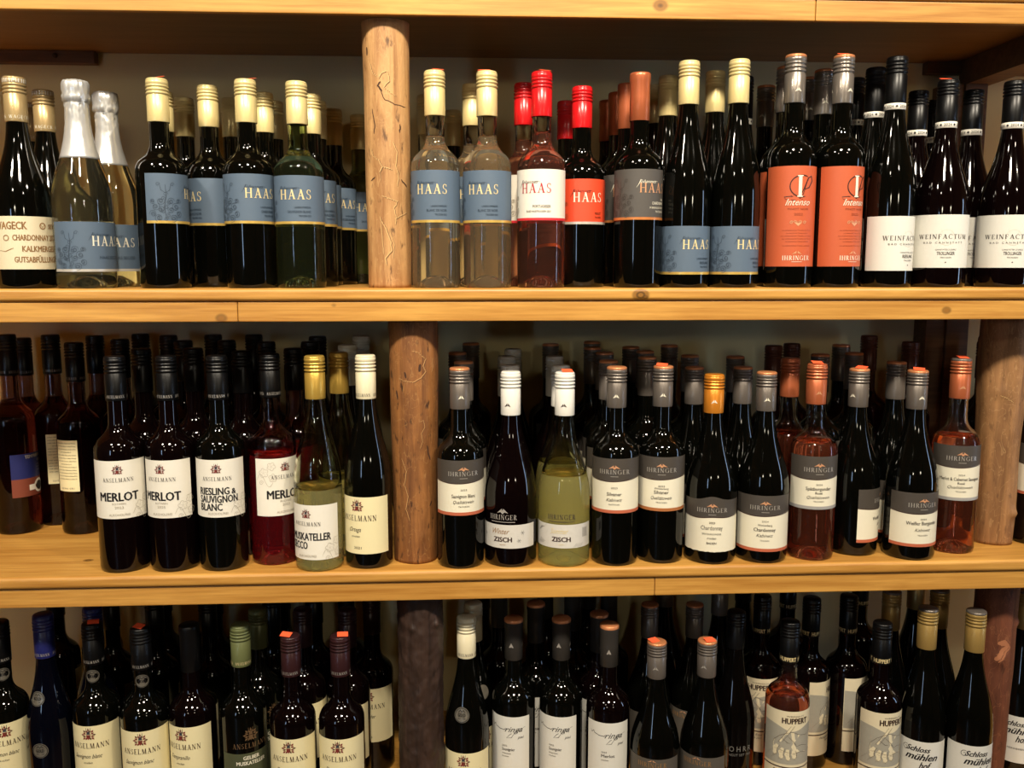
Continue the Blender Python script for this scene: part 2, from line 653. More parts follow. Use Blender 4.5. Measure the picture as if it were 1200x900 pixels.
# battens and bearers under the top shelf, rear posts: dark stained timber
M_DKWOOD = wood_mat('dark_stained_timber', lin(84, 58, 36), lin(124, 88, 56), rough=0.6, scale=1.5)
b = link('wall_batten', box_mesh('wall_batten', -1.5, -0.659, Y_WALL - .022, Y_WALL - .001, 1.861, 1.8825, .001), None, M_DKWOOD)
tag(b, 'dark batten with a screw under the uppermost shelf, above the gold-capped bottles', 'batten')
sc_prof = [(0, .0), (.0022, .0), (.004, -.0006), (.0046, -.0018), (.0046, -.003)]
sme = lathe('screw', [(r, z) for r, z in sc_prof], 14)
s_o = link('screw', sme, b, mat('brown_screw', lin(70, 52, 40), 0.4, 0.6), True)
s_o.location = (-0.727, Y_WALL - .0265, 1.873)
s_o.rotation_euler = (radians(90), 0, 0)
b2 = link('wall_batten', box_mesh('wall_batten', 0.884, 1.5, Y_WALL - .022, Y_WALL - .001, 1.861, 1.8825, .001), None, M_DKWOOD)
tag(b2, 'short dark batten end under the uppermost shelf, above the white-label bottles', 'batten')
bm_ = link('cross_bearer', extrude_x('cross_bearer', [(.03, 1.836), (.03, 1.8825), (Y_WALL - .024, 1.8825), (Y_WALL - .024, 1.836)], .945, .995), None, M_DKWOOD)
tag(bm_, 'dark bearer running front to back under the uppermost shelf', 'beam')
for k, x0, x1, zt, lab in (('t', .905, .985, 1.836, 'dark square post against the wall behind the white-label Trollinger bottles'),
                           ('m', .895, .978, 1.446, 'dark square post against the wall behind the Weißer Burgunder bottle')):
    r_ = bpy.data.objects.new('rear_post', None)
    r_.location = ((x0 + x1) / 2, Y_WALL - .03, SZ[k])
    COL.objects.link(r_)
    tag(r_, lab, 'post', 'dark rear posts')
    hw = (x1 - x0) / 2
    link('post_half', box_mesh('post_half', -hw, -.004, -.022, .026, 0, zt - SZ[k], .002), r_, M_DKWOOD)
    link('post_half', box_mesh('post_half', -.003, hw, -.026, .026, 0, zt - SZ[k], .002), r_, M_DKWOOD)


# ------------------------------------------------------------------ log posts
def log_post(name, x, y, z0, z1, r, m, label, seed, lump=.0018, taper=0.0, knots=(), tracks=(), m_track=None, bark=0.0):
    root = bpy.data.objects.new(name, None)
    root.location = (x, y, z0)
    COL.objects.link(root)
    tag(root, label, 'post', 'log posts of the wine rack')
    h = z1 - z0

    def rad(a, z):
        q = Vector((cos(a) * 1.3 + seed * 7.1, sin(a) * 1.3, z * 9 + seed))
        rr = r + taper * (z / h - .5) + noise.noise(q) * lump
        if bark:
            q2 = Vector((cos(a) * r * 95 + seed, sin(a) * r * 95, z * 60))
            rr += noise.noise(q2) * bark + noise.noise(q2 * 2.3) * bark * .5
        for ka, kz, kr, kh in knots:
            da = (a - ka + pi) % (2 * pi) - pi
            d2 = (da * r) ** 2 + (z - kz) ** 2
            rr += kh * math.exp(-d2 / (kr * kr))
        return rr

    nz = 70 if not bark else 130
    seg = 56 if not bark else 96
    prof = [(0, 0)] + [(r, h * i / nz) for i in range(nz + 1)] + [(0, h)]
    me = lathe('trunk', prof, seg, lambda a, z, rr: rad(a, z) - rr)
    link('trunk', me, root, m, True)
    for pts, w, deep in tracks:
        fl = Flat()
        # smooth the track
        P = []
        for i in range(len(pts) - 1):
            for t in range(4):
                P.append((pts[i][0] + (pts[i + 1][0] - pts[i][0]) * t / 4 + .0012 * noise.noise(Vector((pts[i][0] * 300, pts[i][1] * 300, t))),
                          pts[i][1] + (pts[i + 1][1] - pts[i][1]) * t / 4 + .0012 * noise.noise(Vector((pts[i][1] * 300, pts[i][0] * 300, t + 9)))))
        P.append(pts[-1])
        fl.ribbon(P, w * .75)
        if not deep:
            fl.cur = 1
            fl.ribbon([(u + w * .55, v - w * .35) for u, v in P], w * .35)  # thin side line paints the shade along the carved track edge
        vs = []
        for u, v in fl.v:
            a = u / r
            rr = rad(a, v) + .0004
            vs.append((rr * sin(a), -rr * cos(a), v))
        tme = pydata('beetle_track', vs, fl.f)
        for pg, mi in zip(tme.polygons, fl.mi):
            pg.material_index = mi
        link('beetle_track', tme, root, [m_track[1 if deep else 0], m_track[1]])
    return root


M_LOG1 = log_mat('peeled_log_pale', lin(204, 158, 104), lin(150, 104, 60), lin(66, 40, 24), .8, lin(206, 166, 112), .6, .8)
M_LOG2 = log_mat('peeled_log_brown', lin(158, 104, 54), lin(98, 58, 28), lin(42, 24, 13), .9, lin(180, 136, 84), .6, .9)
M_LOG3 = log_mat('weathered_log', lin(170, 124, 78), lin(112, 76, 44), lin(70, 44, 26), .5, lin(200, 160, 110))
M_BARK = log_mat('dark_bark', lin(66, 47, 38), lin(38, 26, 20), lin(22, 14, 11), .7, None, .5, 1.0)
M_RED = log_mat('reddish_peeled_log', lin(122, 70, 46), lin(84, 44, 28), lin(46, 24, 16), .6, lin(170, 116, 80))
M_TRK = (mat('pale_beetle_track', lin(208, 168, 112), .7), mat('dark_track_and_edge_shade', lin(66, 40, 24), .8))
Zt = 1.855 - 1.466
tr1 = [([(-.022, .326), (-.018, .312), (-.008, .304), (-.004, .312), (.004, .314), (.006, .300), (-.002, .292), (.008, .284), (.016, .280)], .0018, 0),
       ([(-.006, .288), (.000, .274), (.014, .268), (.034, .266)], .0014, 1),
       ([(-.006, .300), (-.010, .294), (-.004, .286)], .003, 1),
       ([(-.024, .205), (-.022, .196), (-.012, .188), (-.006, .178), (.008, .174)], .0022, 0),
       ([(-.006, .178), (-.010, .170)], .0022, 0),
       ([(.010, .215), (.016, .200), (.014, .180), (.018, .165), (.016, .150)], .0018, 0),
       ([(-.008, .136), (.004, .132), (.016, .128), (.010, .118), (.014, .104), (.012, .094)], .0018, 0),
       ([(.012, .102), (.022, .108), (.034, .112)], .0016, 0),
       ([(-.012, .106), (-.002, .088), (.004, .072), (.006, .056), (-.004, .044), (-.002, .034)], .0024, 0),
       ([(-.010, .098), (-.008, .070), (-.006, .050)], .0014, 0),
       ([(.004, .084), (.010, .064), (.008, .044)], .0014, 0),
       ([(.022, .160), (.034, .150)], .0024, 1), ([(-.026, .158), (-.018, .164)], .0024, 1),
       ([(-.028, .350), (-.028, .338)], .004, 1), ([(-.020, .262), (-.016, .238), (-.018, .226)], .002, 1), ([(.022, .240), (.021, .228)], .003, 1)]
log_post('log_post', -.1105, .056, 1.466, 1.8545, .0338, M_LOG1, 'pale peeled log post carved by beetles on the upper shelf', 1.0, .0016, .003, (), tr1, M_TRK)
tr2 = [([(.000, .338), (.010, .335), (.020, .325), (.016, .315), (.020, .306), (.012, .296), (.000, .290), (-.014, .292), (-.022, .296)], .0020, 0),
       ([(.032, .326), (.034, .312), (.030, .304)], .0016, 0), ([(.012, .318), (.010, .306)], .005, 1), ([(-.012, .306), (-.010, .296)], .004, 1),
       ([(.008, .228), (.016, .230), (.018, .218), (.012, .210), (.014, .196), (.010, .186)], .0012, 0),
       ([(.022, .190), (.024, .176), (.028, .166)], .0030, 1), ([(-.028, .276), (-.026, .262)], .004, 1),
       ([(-.020, .170), (-.012, .150), (-.016, .128), (-.010, .110), (-.014, .090), (-.008, .070)], .0016, 0),
       ([(.030, .100), (.026, .092)], .003, 1)]
log_post('log_post', -.0765, .066, 1.032, 1.4175, .0365, M_LOG2, 'brown beetle-carved log post between the Ortega and Sauvignon Blanc bottles', 2.0, .0016, .004,
         [(.35, .045, .006, .0015)], tr2, (mat('tan_beetle_track', lin(184, 138, 86), .7), M_TRK[1]))
log_post('log_post', .903, .105, 1.032, 1.4175, .0355, M_LOG3, 'barkless log post with a knot beside the Cabernet rosé', 3.0, .003, .006,
         [(.55, .055, .008, .007), (-.5, .26, .01, .002)], [([(-.02, .255), (-.008, .25), (.0, .244)], .0018, 0)], M_TRK)
log_post('log_post', -.0714, .06, .597, .9875, .0365, M_BARK, 'dark bark-covered log post on the lowest shelf', 4.0, .002, .0,
         [(-.3, .33, .006, .004), (.75, .335, .005, .005)], (), None, .0018)
log_post('log_post', .913, .092, .597, .9875, .0325, M_RED, 'reddish log post with pale scars beside the gold-capped bottle on the lowest shelf', 5.0, .003, .006,
         [(-.15, .24, .012, .003), (.9, .30, .006, .004)], [([(-.012, .268), (-.002, .272), (.004, .264), (-.004, .256), (-.008, .246), (-.014, .238)], .009, 0)], (mat('pale_scar', lin(170, 110, 75), .7),) * 2)


# ------------------------------------------------------------------ bottles
def C(n, *a, **k):
    return mat(n, lin(*a), **k)


CAPM = {
    'cream': C('cream_cap_metal', 228, 208, 146, rough=.34, metal=.25), 'gold': C('gold_cap_metal', 206, 168, 78, rough=.3, metal=.55),
    'champ': C('champagne_cap_metal', 190, 164, 116, rough=.32, metal=.45), 'black': C('black_cap', 9, 9, 10, rough=.34, spec=.35),
    'red': C('glossy_red_cap', 205, 26, 30, rough=.24), 'copper': C('copper_capsule', 190, 104, 66, rough=.33, metal=.45),
    'coptop': C('copper_cap_top', 214, 140, 92, rough=.3, metal=.4), 'grey': C('grey_cap_metal', 112, 104, 97, rough=.34, metal=.45),
    'silver': C('silver_cap_metal', 142, 134, 126, rough=.28, metal=.6), 'white': C('white_cap', 226, 223, 214, rough=.3),
    'orange': C('orange_gold_cap', 224, 140, 44, rough=.3, metal=.45), 'blue': C('blue_cap', 30, 34, 92, rough=.35),
    'green': C('olive_green_cap', 106, 112, 72, rough=.35, metal=.2), 'plum': C('plum_cap', 52, 28, 30, rough=.3, metal=.2),
    'char': C('charcoal_capsule', 50, 47, 44, rough=.4), 'brown': C('brown_cap', 92, 52, 38, rough=.35, metal=.3),
    'foil': C('silver_foil', 222, 222, 220, rough=.3, metal=.55), 'ivory': C('ivory_cap', 232, 222, 188, rough=.35, metal=.1),
    'dgold': C('dull_gold_cap', 168, 138, 78, rough=.36, metal=.4),
}
INK = {
    'black': C('black_ink', 24, 22, 24, rough=.6), 'dark': C('grey_brown_ink', 64, 56, 52, rough=.6), 'red': C('red_ink', 176, 36, 52, rough=.5),
    'gold': C('gold_print', 238, 218, 164, rough=.35, metal=.2), 'pale': C('pale_print', 232, 226, 206, rough=.4), 'silver': C('silver_print', 190, 184, 176, rough=.3, metal=.4),
    'navy': C('dark_blue_ink', 44, 60, 78, rough=.6), 'deep': C('brown_ink', 92, 46, 26, rough=.5), 'copper': C('copper_print', 216, 158, 118, rough=.35, metal=.2),
    'faint': C('faint_brown_ink', 160, 150, 132, rough=.6), 'mono': C('dark_brown_print', 58, 34, 28, rough=.4), 'tan': C('tan_ink', 150, 112, 70, rough=.6),
    'or2': C('orange_tone_ink', 136, 58, 30, rough=.5), 'blue': C('steel_blue_ink', 54, 68, 84, rough=.6), 'ash': C('ash_print', 120, 118, 114, rough=.5),
}
PAP = {
    'blue': C('blue_label_paper', 88, 106, 126, rough=.55, noise_amt=.06), 'white': C('white_label_paper', 234, 229, 216, rough=.6, noise_amt=.04),
    'red': C('red_label_paper', 224, 74, 42, rough=.5, noise_amt=.05), 'grey': C('dark_grey_label_paper', 82, 78, 74, rough=.55, noise_amt=.08),
    'orange': C('orange_label_paper', 196, 92, 54, rough=.5, noise_amt=.05), 'cool': C('cool_white_paper', 224, 222, 213, rough=.6, noise_amt=.04),
    'cream': C('cream_label_paper', 236, 224, 178, rough=.6, noise_amt=.04), 'char': C('charcoal_label_paper', 74, 68, 62, rough=.5, noise_amt=.12),
    'ecru': C('ecru_label_paper', 226, 214, 182, rough=.65, noise_amt=.05), 'navy': C('navy_label_paper', 26, 34, 92, rough=.5), 'olive': C('olive_label_paper', 74, 78, 54, rough=.55),
    'sketch': C('sketch_grey_paper', 168, 164, 150, rough=.65, noise_amt=.12), 'sil': C('silver_white_paper', 214, 210, 202, rough=.45, noise_amt=.08),
    'dull': C('dull_grey_label_paper', 86, 80, 72, rough=.6),
}
STR = {'gold': C('gold_stripe', 220, 184, 96, rough=.3, metal=.4), 'silver': C('silver_stripe', 206, 200, 190, rough=.3, metal=.3), 'red': C('red_stripe', 214, 46, 56, rough=.5),
       'copper': C('copper_stripe', 212, 132, 72, rough=.3, metal=.3), 'rust': C('rust_stripe', 188, 100, 70, rough=.5), 'brown': C('brown_stripe', 172, 106, 60, rough=.5), 'ash': C('ash_stripe', 158, 156, 154, rough=.5)}
M_STICK = C('orange_price_sticker', 255, 98, 56, rough=.6)
CREST_M = [C('crest_dark_red', 122, 40, 38, rough=.5), C('crest_slate', 54, 62, 72, rough=.5), C('crest_brown', 96, 64, 44, rough=.5)]
DARK = dark_glass('black_green_glass', (0.0014, 0.0015, 0.0010, 1))
DBRN = dark_glass('black_brown_glass', (0.0016, 0.0012, 0.0010, 1))
DRED = dark_glass('dark_wine_glass', (0.0022, 0.0008, 0.0009, 1))
DBLU = dark_glass('midnight_blue_glass', (0.0010, 0.0013, 0.0040, 1))


def profile(shape, H, R, clear):
    rn = .0142
    if clear:
        p = [(0, .020), (.008, .0185), (.016, .012), (.024, .004), (R * .80, .0004), (R * .90, .0)]
    else:
        p = [(0, .003), (R * .6, .0015), (R * .80, .0), (R * .90, .0)]
    p += [(R * .97, .0018), (R, .007)]
    if shape == 'bx':
        a = (R, .555 * H)
        p += [a] + bez(a, (R, .640 * H), (rn * 1.05, .618 * H), (rn, .705 * H), 12)
    elif shape == 'fl':
        a = (R, .39 * H)
        p += [a] + bez(a, (R, .56 * H), (.0175, .62 * H), (.0140, .80 * H), 14)
    elif shape == 'bg':
        a = (R, .375 * H)
        p += [a] + bez(a, (R, .535 * H), (.0178, .58 * H), (.0142, .79 * H), 14)
    elif shape == 'zi':
        a = (R, .33 * H)
        p += [a] + bez(a, (R, .53 * H), (.017, .56 * H), (.0142, .78 * H), 14)
    elif shape == 'sk':
        a = (R, .42 * H)
        p += [a] + bez(a, (R, .56 * H), (.023, .60 * H), (.0165, .80 * H), 14)
    p += [(.0140 if shape != 'sk' else .0155, .90 * H), (.0140, .985 * H)]
    return p


def rad_at(p, z):
    for (r0, z0), (r1, z1) in zip(p[:-1], p[1:]):
        if z0 <= z <= z1 and z1 > z0 and z > .008:
            return r0 + (r1 - r0) * (z - z0) / (z1 - z0)
    return p[7][0]


class Bottle:
    def __init__(s, H, R, detail):
        s.H, s.R, s.d = H, R, detail
        s.parts = []

    def add(s, name, me, mats, parent=None, smooth=False, label=None):
        for m in (mats if isinstance(mats, (list, tuple)) else [mats]):
            me.materials.append(m)
        if smooth:
            for p in me.polygons:
                p.use_smooth = True
        s.parts.append((name, me, parent, label))
        return len(s.parts) - 1

    def body(s, shape, glass):
        H, R = s.H, s.R
        clear = glass[0] == 'clear'
        p = profile(shape, H, R, clear)
        s.p = p
        if clear:
            _, nm, wine, cl, fill, tr = glass
            fz = fill * H
            inner = []
            for r, z in reversed(p):
                if z > fz + .004:
                    inner.append((max(r - .0028, .006), min(z, .97 * H)))
            rf = rad_at(p, fz) - .0028
            prof = p + inner + [(rf, fz + .001), (rf - .001, fz), (0, fz)]
            me = lathe('glass', prof, 48)
            s.add('glass', me, glass_mat(nm, wine, cl, fz, tr), None, True)
        else:
            s.add('glass', lathe('glass', p + [(0, .985 * H)], 44), glass[1], None, True)

    def screw(s, col, top=None, text=None, frac=.795, ink='silver', knurl=None):
        H = s.H
        z0 = frac * H
        L = H - z0
        r = .0156
        P = [(r - .0016, z0), (r - .0002, z0 + .0002), (r, z0 + .001), (r, z0 + L * .60)]
        for f in (.62, .70, .78):
            P += [(r - .0011, z0 + L * f), (r - .0011, z0 + L * (f + .018)), (r + .0006, z0 + L * (f + .03)), (r + .0006, z0 + L * (f + .055))]
        P += [(r - .0010, z0 + L * .85), (r + .0002, z0 + L * .865), (r + .0002, z0 + L * .935), (r - .0006, z0 + L * .945), (r, z0 + L * .96), (r - .0008, z0 + L * .985), (r - .002, H), (0, H)]
        c = s.add('screw_cap', lathe('screw_cap', P, 36), CAPM[col], None, True)
        if top:
            s.add('cap_top', lathe('cap_top', [(r - .0003, z0 + L * .94), (r + .0003, z0 + L * .96), (r - .0004, z0 + L * .992), (r - .002, H + .0004), (0, H + .0006)], 32), CAPM[top], c, True)
        if knurl:
            fl = Flat()
            n = 24
            for i in range(n):
                u = (i + .5) / n * 2 * pi * r - pi * r
                fl.rect(u - .0012, u + .0012, z0 + L * .865, z0 + L * .95)
            s.add('knurling', fl.mesh('knurling', r, .0002), CAPM[knurl], c)
        if text and s.d:
            fl = Flat()
            if text == 'HUPPERT':
                for k in (-1, 0, 1):
                    fl.text(text, 'bold', .0068, k * .033 - .004, z0 + .0035, w=.029)
            else:
                for k in (-1, 0, 1):
                    fl.text(text, 'serif', .0046, k * .033, z0 + .0045, w=.028)
            s.add('cap_lettering', fl.mesh('cap_lettering', r, .00035), INK[ink], c)
        return c

    def capsule(s, col, top=None, frac=.78, emblem=None):
        H = s.H
        z0 = frac * H
        L = H - z0
        P = [(.0150, z0), (.0153, z0 + .0004), (.0151, z0 + L * .5), (.0153, z0 + L * .80), (.0160, z0 + L * .84), (.0160, z0 + L * .93), (.0157, z0 + L * .985), (.0145, H), (0, H)]
        c = s.add('capsule', lathe('capsule', P, 36), CAPM[col], None, True)
        if top:
            s.add('cap_top', lathe('cap_top', [(.0161, z0 + L * .93), (.0160, z0 + L * .988), (.0146, H + .0005), (0, H + .0007)], 32), CAPM[top], c, True)
        if emblem and s.d:
            fl = Flat()
            for k in (-1, 0, 1):
                fl.poly([(k * .024 - .004, z0 + L * .33), (k * .024 + .004, z0 + L * .33), (k * .024, z0 + L * .45)])
            s.add('cap_emblem', fl.mesh('cap_emblem', .0152, .0004), INK[emblem], c)
        return c

    def emblem_cap(s, c, z, ink, w=.010):
        if s.d:
            fl = Flat()
            for k in (-1, 0, 1):
                u = k * .0327
                fl.poly([(u - w / 2, z), (u, z + w * .18), (u - w * .05, z + w * .6)])
                fl.poly([(u + w * .02, z + w * .2), (u + w / 2, z), (u + w * .1, z + w * .6)])
            s.add('cap_emblem', fl.mesh('cap_emblem', .0156, .0004), INK[ink], c)

    def foil(s):
        H = s.H
        out = []
        for i in range(26):
            z = (.628 + (.90 - .628) * i / 25) * H
            out.append((rad_at(s.p, z) + .0007, z))
        out = [(out[0][0] - .0008, out[0][1] - .0002)] + out
        out += [(.0185, .905 * H), (.0190, .925 * H), (.0180, .94 * H), (.0190, .955 * H), (.0188, .985 * H), (.0165, H), (0, H + .001)]

        def wob(a, z, r):
            k = max(0, (z / H - .80) / .2)
            return noise.noise(Vector((cos(a) * 6, sin(a) * 6, z * 620))) * (.0004 + .0024 * min(1, k * 2)) + noise.noise(Vector((cos(a) * 2.2, sin(a) * 2.2, z * 40 + 9))) * .0005
        c = s.add('foil_capsule', lathe('foil_capsule', out, 56, wob), CAPM['foil'], None, True)
        return c

    def patch(s, name, u0, u1, z0, z1, m, parent=None, off=.0003, label=None):
        fl = Flat().rect(u0, u1, z0, z1, .0035)
        return s.add(name, fl.mesh(name, s.R, off), m, parent, True, label)

    def ink(s, name, fl, m, parent, off=.0007, R=None, rfun=None):
        if fl.f:
            s.add(name, fl.mesh(name, R or s.R, off, rfun), m, parent)

    def band(s, z, h, m, name='neck_band', text=None, off=.0006):
        r = max(rad_at(s.p, z), rad_at(s.p, z + h)) + off
        c = s.add(name, lathe(name, [(r - .0005, z), (r, z + .0003), (r - .0003, z + h), (r - .0008, z + h + .0002)], 36), m, None, True)
        if text and s.d:
            fl = Flat()
            for k in range(-2, 3):
                fl.text(text, 'sans', h * .42, k * .020, z + h * .3)
                fl.disc(k * .020 + .010, z + h * .5, h * .18, 8)
            s.add('band_lettering', fl.mesh('band_lettering', r, .0004), INK['black'], c)
        return c

    def medal(s, u, z, r, m='silver', rim='black'):
        rr = rad_at(s.p, z)
        f = lambda v: rad_at(s.p, v)
        fl = Flat().disc(u, z, r, 24)
        c = s.add('medal_sticker', fl.mesh('medal_sticker', rr, .0006, f), mat('tarnished_silver_medal', lin(126, 120, 108), .35, .4), None)
        if s.d:
            f2 = Flat().disc(u, z, r * .92, 24, r * .84)
            f2.text('GOLD', 'bold', r * .42, u, z - r * .2, w=r * 1.0)
            f2.ribbon([(u - r * .45, z + r * .35), (u - r * .2, z + r * .62), (u, z + r * .4), (u + r * .2, z + r * .62), (u + r * .45, z + r * .35)], r * .12)
            f2.ribbon([(u - r * .5, z - r * .45), (u + r * .5, z - r * .45)], r * .14)
            s.add('medal_print', f2.mesh('medal_print', rr, .0010, f), INK['black'], c)


def crest(fl, u, v, r):
    """wreath of plumes round a shield, mixed colours"""
    rnd = random.Random(5)
    for i in range(15):
        a = radians(-62 + 304 * i / 14)
        fl.cur = 0 if i % 3 else 2
        q = r * (.68 + .22 * (i % 2))
        ca, sa = cos(a), sin(a)
        fl.poly([(u + (q + r * .28) * ca, v + (q + r * .28) * sa), (u + q * ca - r * .16 * sa, v + q * sa + r * .16 * ca),
                 (u + (q - r * .30) * ca, v + (q - r * .30) * sa), (u + q * ca + r * .16 * sa, v + q * sa - r * .16 * ca)])
    fl.cur = 1
    fl.poly([(u - r * .3, v + r * .1), (u + r * .3, v + r * .1), (u + r * .22, v + r * .52), (u, v + r * .68), (u - r * .22, v + r * .52)])
    for du in (-.26, 0, .26):
        fl.ribbon([(u + du * r, v + r * .6), (u + du * r * 1.3, v + r * 1.25)], r * .12)
    fl.cur = 0
    fl.poly([(u - r * .34, v + r * .02), (u - r * .30, v - r * .4), (u, v - r * .82), (u + r * .30, v - r * .4), (u + r * .34, v + r * .02)])
    fl.cur = 2
    fl.poly([(u - r * .05, v - r * .1), (u + r * .2, v - r * .1), (u + r * .05, v - r * .5)])
    fl.cur = 0


def vine(fl, u, v, k, w=.00045):
    """line drawing of vine leaves and a tendril"""
    for du, dv, r, a0 in ((0, 0, .008, .3), (.012, .010, .007, 2.0), (.014, -.008, .007, 4.0)):
        pts = []
        for i in range(31):
            a = 2 * pi * i / 30
            rr = r * (.62 + .32 * abs(sin(2.5 * a + a0)))
            pts.append((u + k * du + rr * cos(a), v + dv + rr * sin(a)))
        fl.ribbon(pts, w)
        for j in range(5):
            a = a0 + j * 1.25
            fl.ribbon([(u + k * du, v + dv), (u + k * du + r * .75 * cos(a), v + dv + r * .75 * sin(a))], w * .8)
    fl.ribbon([(u - k * .012 + k * .026 * t / 12, v - .012 + .010 * sin(t * .5)) for t in range(13)], w)
    fl.curl(u - k * .004, v - .016, .004, 1.3, 0, w)


def flower(fl, u, v, w=.0006):
    """heraldic lion-and-blossom line art"""
    fl.ribbon([(u, v - .028), (u - .002, v - .01), (u + .001, v + .006), (u, v + .022)], w * 2)
    for sgn in (-1, 1):
        fl.ribbon([(u, v + .010), (u + sgn * .006, v + .014), (u + sgn * .008, v + .024)], w * 1.4)
        fl.curl(u + sgn * .010, v + .022, .003, 1.2, 0, w)
        for i, (a, b, r) in enumerate(((.007, -.002, .0055), (.014, -.010, .006), (.007, -.014, .005), (.018, -.020, .0055), (.010, -.026, .006), (.018, -.002, .004))):
            fl.curl(u + sgn * a, v + b, r, 1.6 * sgn, i * 1.1, w)
            fl.curl(u + sgn * a, v + b, r * .55, -1.2 * sgn, i * 1.7, w)
    for i in range(7):
        fl.curl(u + .004 * sin(i * 2.1), v - .028 + i * .006, .0035, 1.3, i, w)


def haas(paper, ink, stripe, z0, z1, lines, ink2='navy', art='blue', johann='navy'):
    def f(B):
        L = B.patch('front_label', -.0825, .0575, z0, z1, PAP[paper])
        B.patch('stripe', -.0825, .0575, z0, z0 + .0038, STR[stripe], L, .0006)
        fl = Flat().text('HAAS', 'serif', .0142, 0, z1 - .0345, w=.047)
        B.ink('brand_lettering', fl, INK[ink], L)
        if B.d:
            fl = Flat().text('Johannes', 'script', .0046, -.0255, z1 - .0205, 'l', w=.029)
            fl.ribbon([(-.028, z1 - .027), (-.0245, z1 - .022), (-.022, z1 - .0155), (-.019, z1 - .0165)], .0006)
            fl.ribbon([(-.003, z1 - .018), (.002, z1 - .0175), (.007, z1 - .0185)], .0005)
            B.ink('script_lettering', fl, INK[johann], L)
            fl = Flat()
            for (t, h, w, dv) in lines:
                fl.text(t, 'semi', h, .0225, z0 + dv, 'r', w=w)
            B.ink('small_print', fl, INK[ink2], L)
            fl = Flat()
            flower(fl, -.054, (z0 + z1) / 2 - .002)
            B.ink('flower_drawing', fl, INK[art], L)
    return f


def hl(a, b, c='TROCKEN 2023'):
    return [(a, .0026, .024, .0225), (b, .0036, min(.034, .0023 * len(b)), .0158), (c, .0026, .018, .0102)]


def ihr(z1, zd, z0, lines, stripe, hump=0.0, half=.053, top='silver', torn=False, wave=.0026):
    """two-tone label: charcoal field with brand over cream field"""
    def f(B):
        zb = lambda u: zd + wave * cos(u / B.R * 1.6 + .4) * -1 + (hump * .5) * math.exp(-(u / .018) ** 2)
        zt = lambda u: z1 + hump * math.exp(-(u / .016) ** 2)
        h = min(half, 1.42 * B.R)
        zl = z0
        if torn:
            zl = lambda u: z0 + .0012 * noise.noise(Vector((u * 260, 3.1, 0)))
        A = B.patch('front_label', -h, h, zl, zb, PAP['ecru2'])
        K = B.patch('brand_field', -h, h, zb, zt, PAP['char'], A, .0004)
        if stripe:
            B.patch('stripe', -h, h, z0 - .0002, z0 + .0048, STR[stripe], A, .0006)
        B.patch('dividing_line', -h, h, lambda u: zb(u) - .0012, zb, INK['mono'], A, .0006)
        v = (z1 + zd) / 2 - .0078 + (.002 if hump else 0)
        if B.d:
            fl = Flat().text('IHRINGER', 'serif', .0068, 0, v, w=.0485)
            fl.rect(-.006, .006, v - .0042, v - .0034)
            B.ink('brand_lettering', fl, INK[top], K, .0008)
            fl = Flat()
            e = v + .0085
            fl.poly([(-.0090, e), (-.0015, e + .0015), (-.001, e + .0055)])
            fl.poly([(.0015, e + .0015), (.0090, e), (.001, e + .0055)])
            fl.poly([(-.0026, e + .001), (0, e - .0012), (.0026, e + .001), (0, e + .0034)])
            B.ink('emblem', fl, INK['copper'], K, .0008)
            fl = Flat()
            for t, st, hh, w, vv in lines:
                fl.text(t, st, hh, 0, z0 + vv, w=w)
            B.ink('wine_lettering', fl, INK['dark'], A)
        else:
            fl = Flat().text('IHRINGER', 'serif', .0068, 0, v, w=.0485)
            B.ink('brand_lettering', fl, INK[top], K, .0008)
    return f


PAP['ecru2'] = C('ivory_label_paper', 232, 226, 204, rough=.6, noise_amt=.04)


def ans(z0, z1, name, paper='white', half=.0475, style='bold', crest_r=.0072, vines=1, script=None, top_sag=0.0, foot='ALKOHOLFREI', yr='2023', sub='ROTWEIN'):
    def f(B):
        L = B.patch('front_label', -half, half, z0, z1, PAP[paper])
        if not B.d and paper == 'white':
            return
        fl = Flat()
        crest(fl, 0, z1 - .0148, crest_r)
        B.ink('crest', fl, CREST_M, L)
        bh = .0062 if script is None else .0088
        bw = .045 if script is None else .060
        vb = z1 - .0325 if script is None else z1 - .0375
        fl = Flat().text('ANSELMANN', 'serif', bh, 0, vb, w=bw)
        # stencil cuts
        B.ink('brand_lettering', fl, INK['dark' if script is None else 'mono'], L)
        fl = Flat()
        if script is None:
            for t, h, w, u, v in name:
                fl.text(t, 'bold', h, u, z0 + v, 'l' if u else 'c', w=w)
            B.ink('name_lettering', fl, INK['black'], L)
            fl = Flat()
            if sub:
                fl.text(sub, 'sans', .0030, 0, z0 + .0215, w=.019)
                fl.text(yr, 'sans', .0036, 0, z0 + .0155, w=.0125)
            fl.text(foot, 'sans', .0036, 0, z0 + .0042, w=.030)
            B.ink('small_print', fl, INK['faint'], L)
        else:
            fl.text(script[0], 'script', .0068, -.004, z1 - .0545, w=script[1])
            fl.text('trocken', 'script', .0032, -.003, z1 - .0635, w=.014)
            fl.text(yr, 'sans', .0036, 0, z0 + .008, w=.0125)
            B.ink('name_lettering', fl, INK['dark'], L)
        if vines:
            fl = Flat()
            vine(fl, half - .016, z0 + .018, 1)
            if vines > 1:
                vine(fl, -half + .014, z1 - .022, 1)
            B.ink('vine_drawing', fl, INK['faint'], L)
    return f


MERL = [('MERLOT', .0130, .059, 0, .0275)]


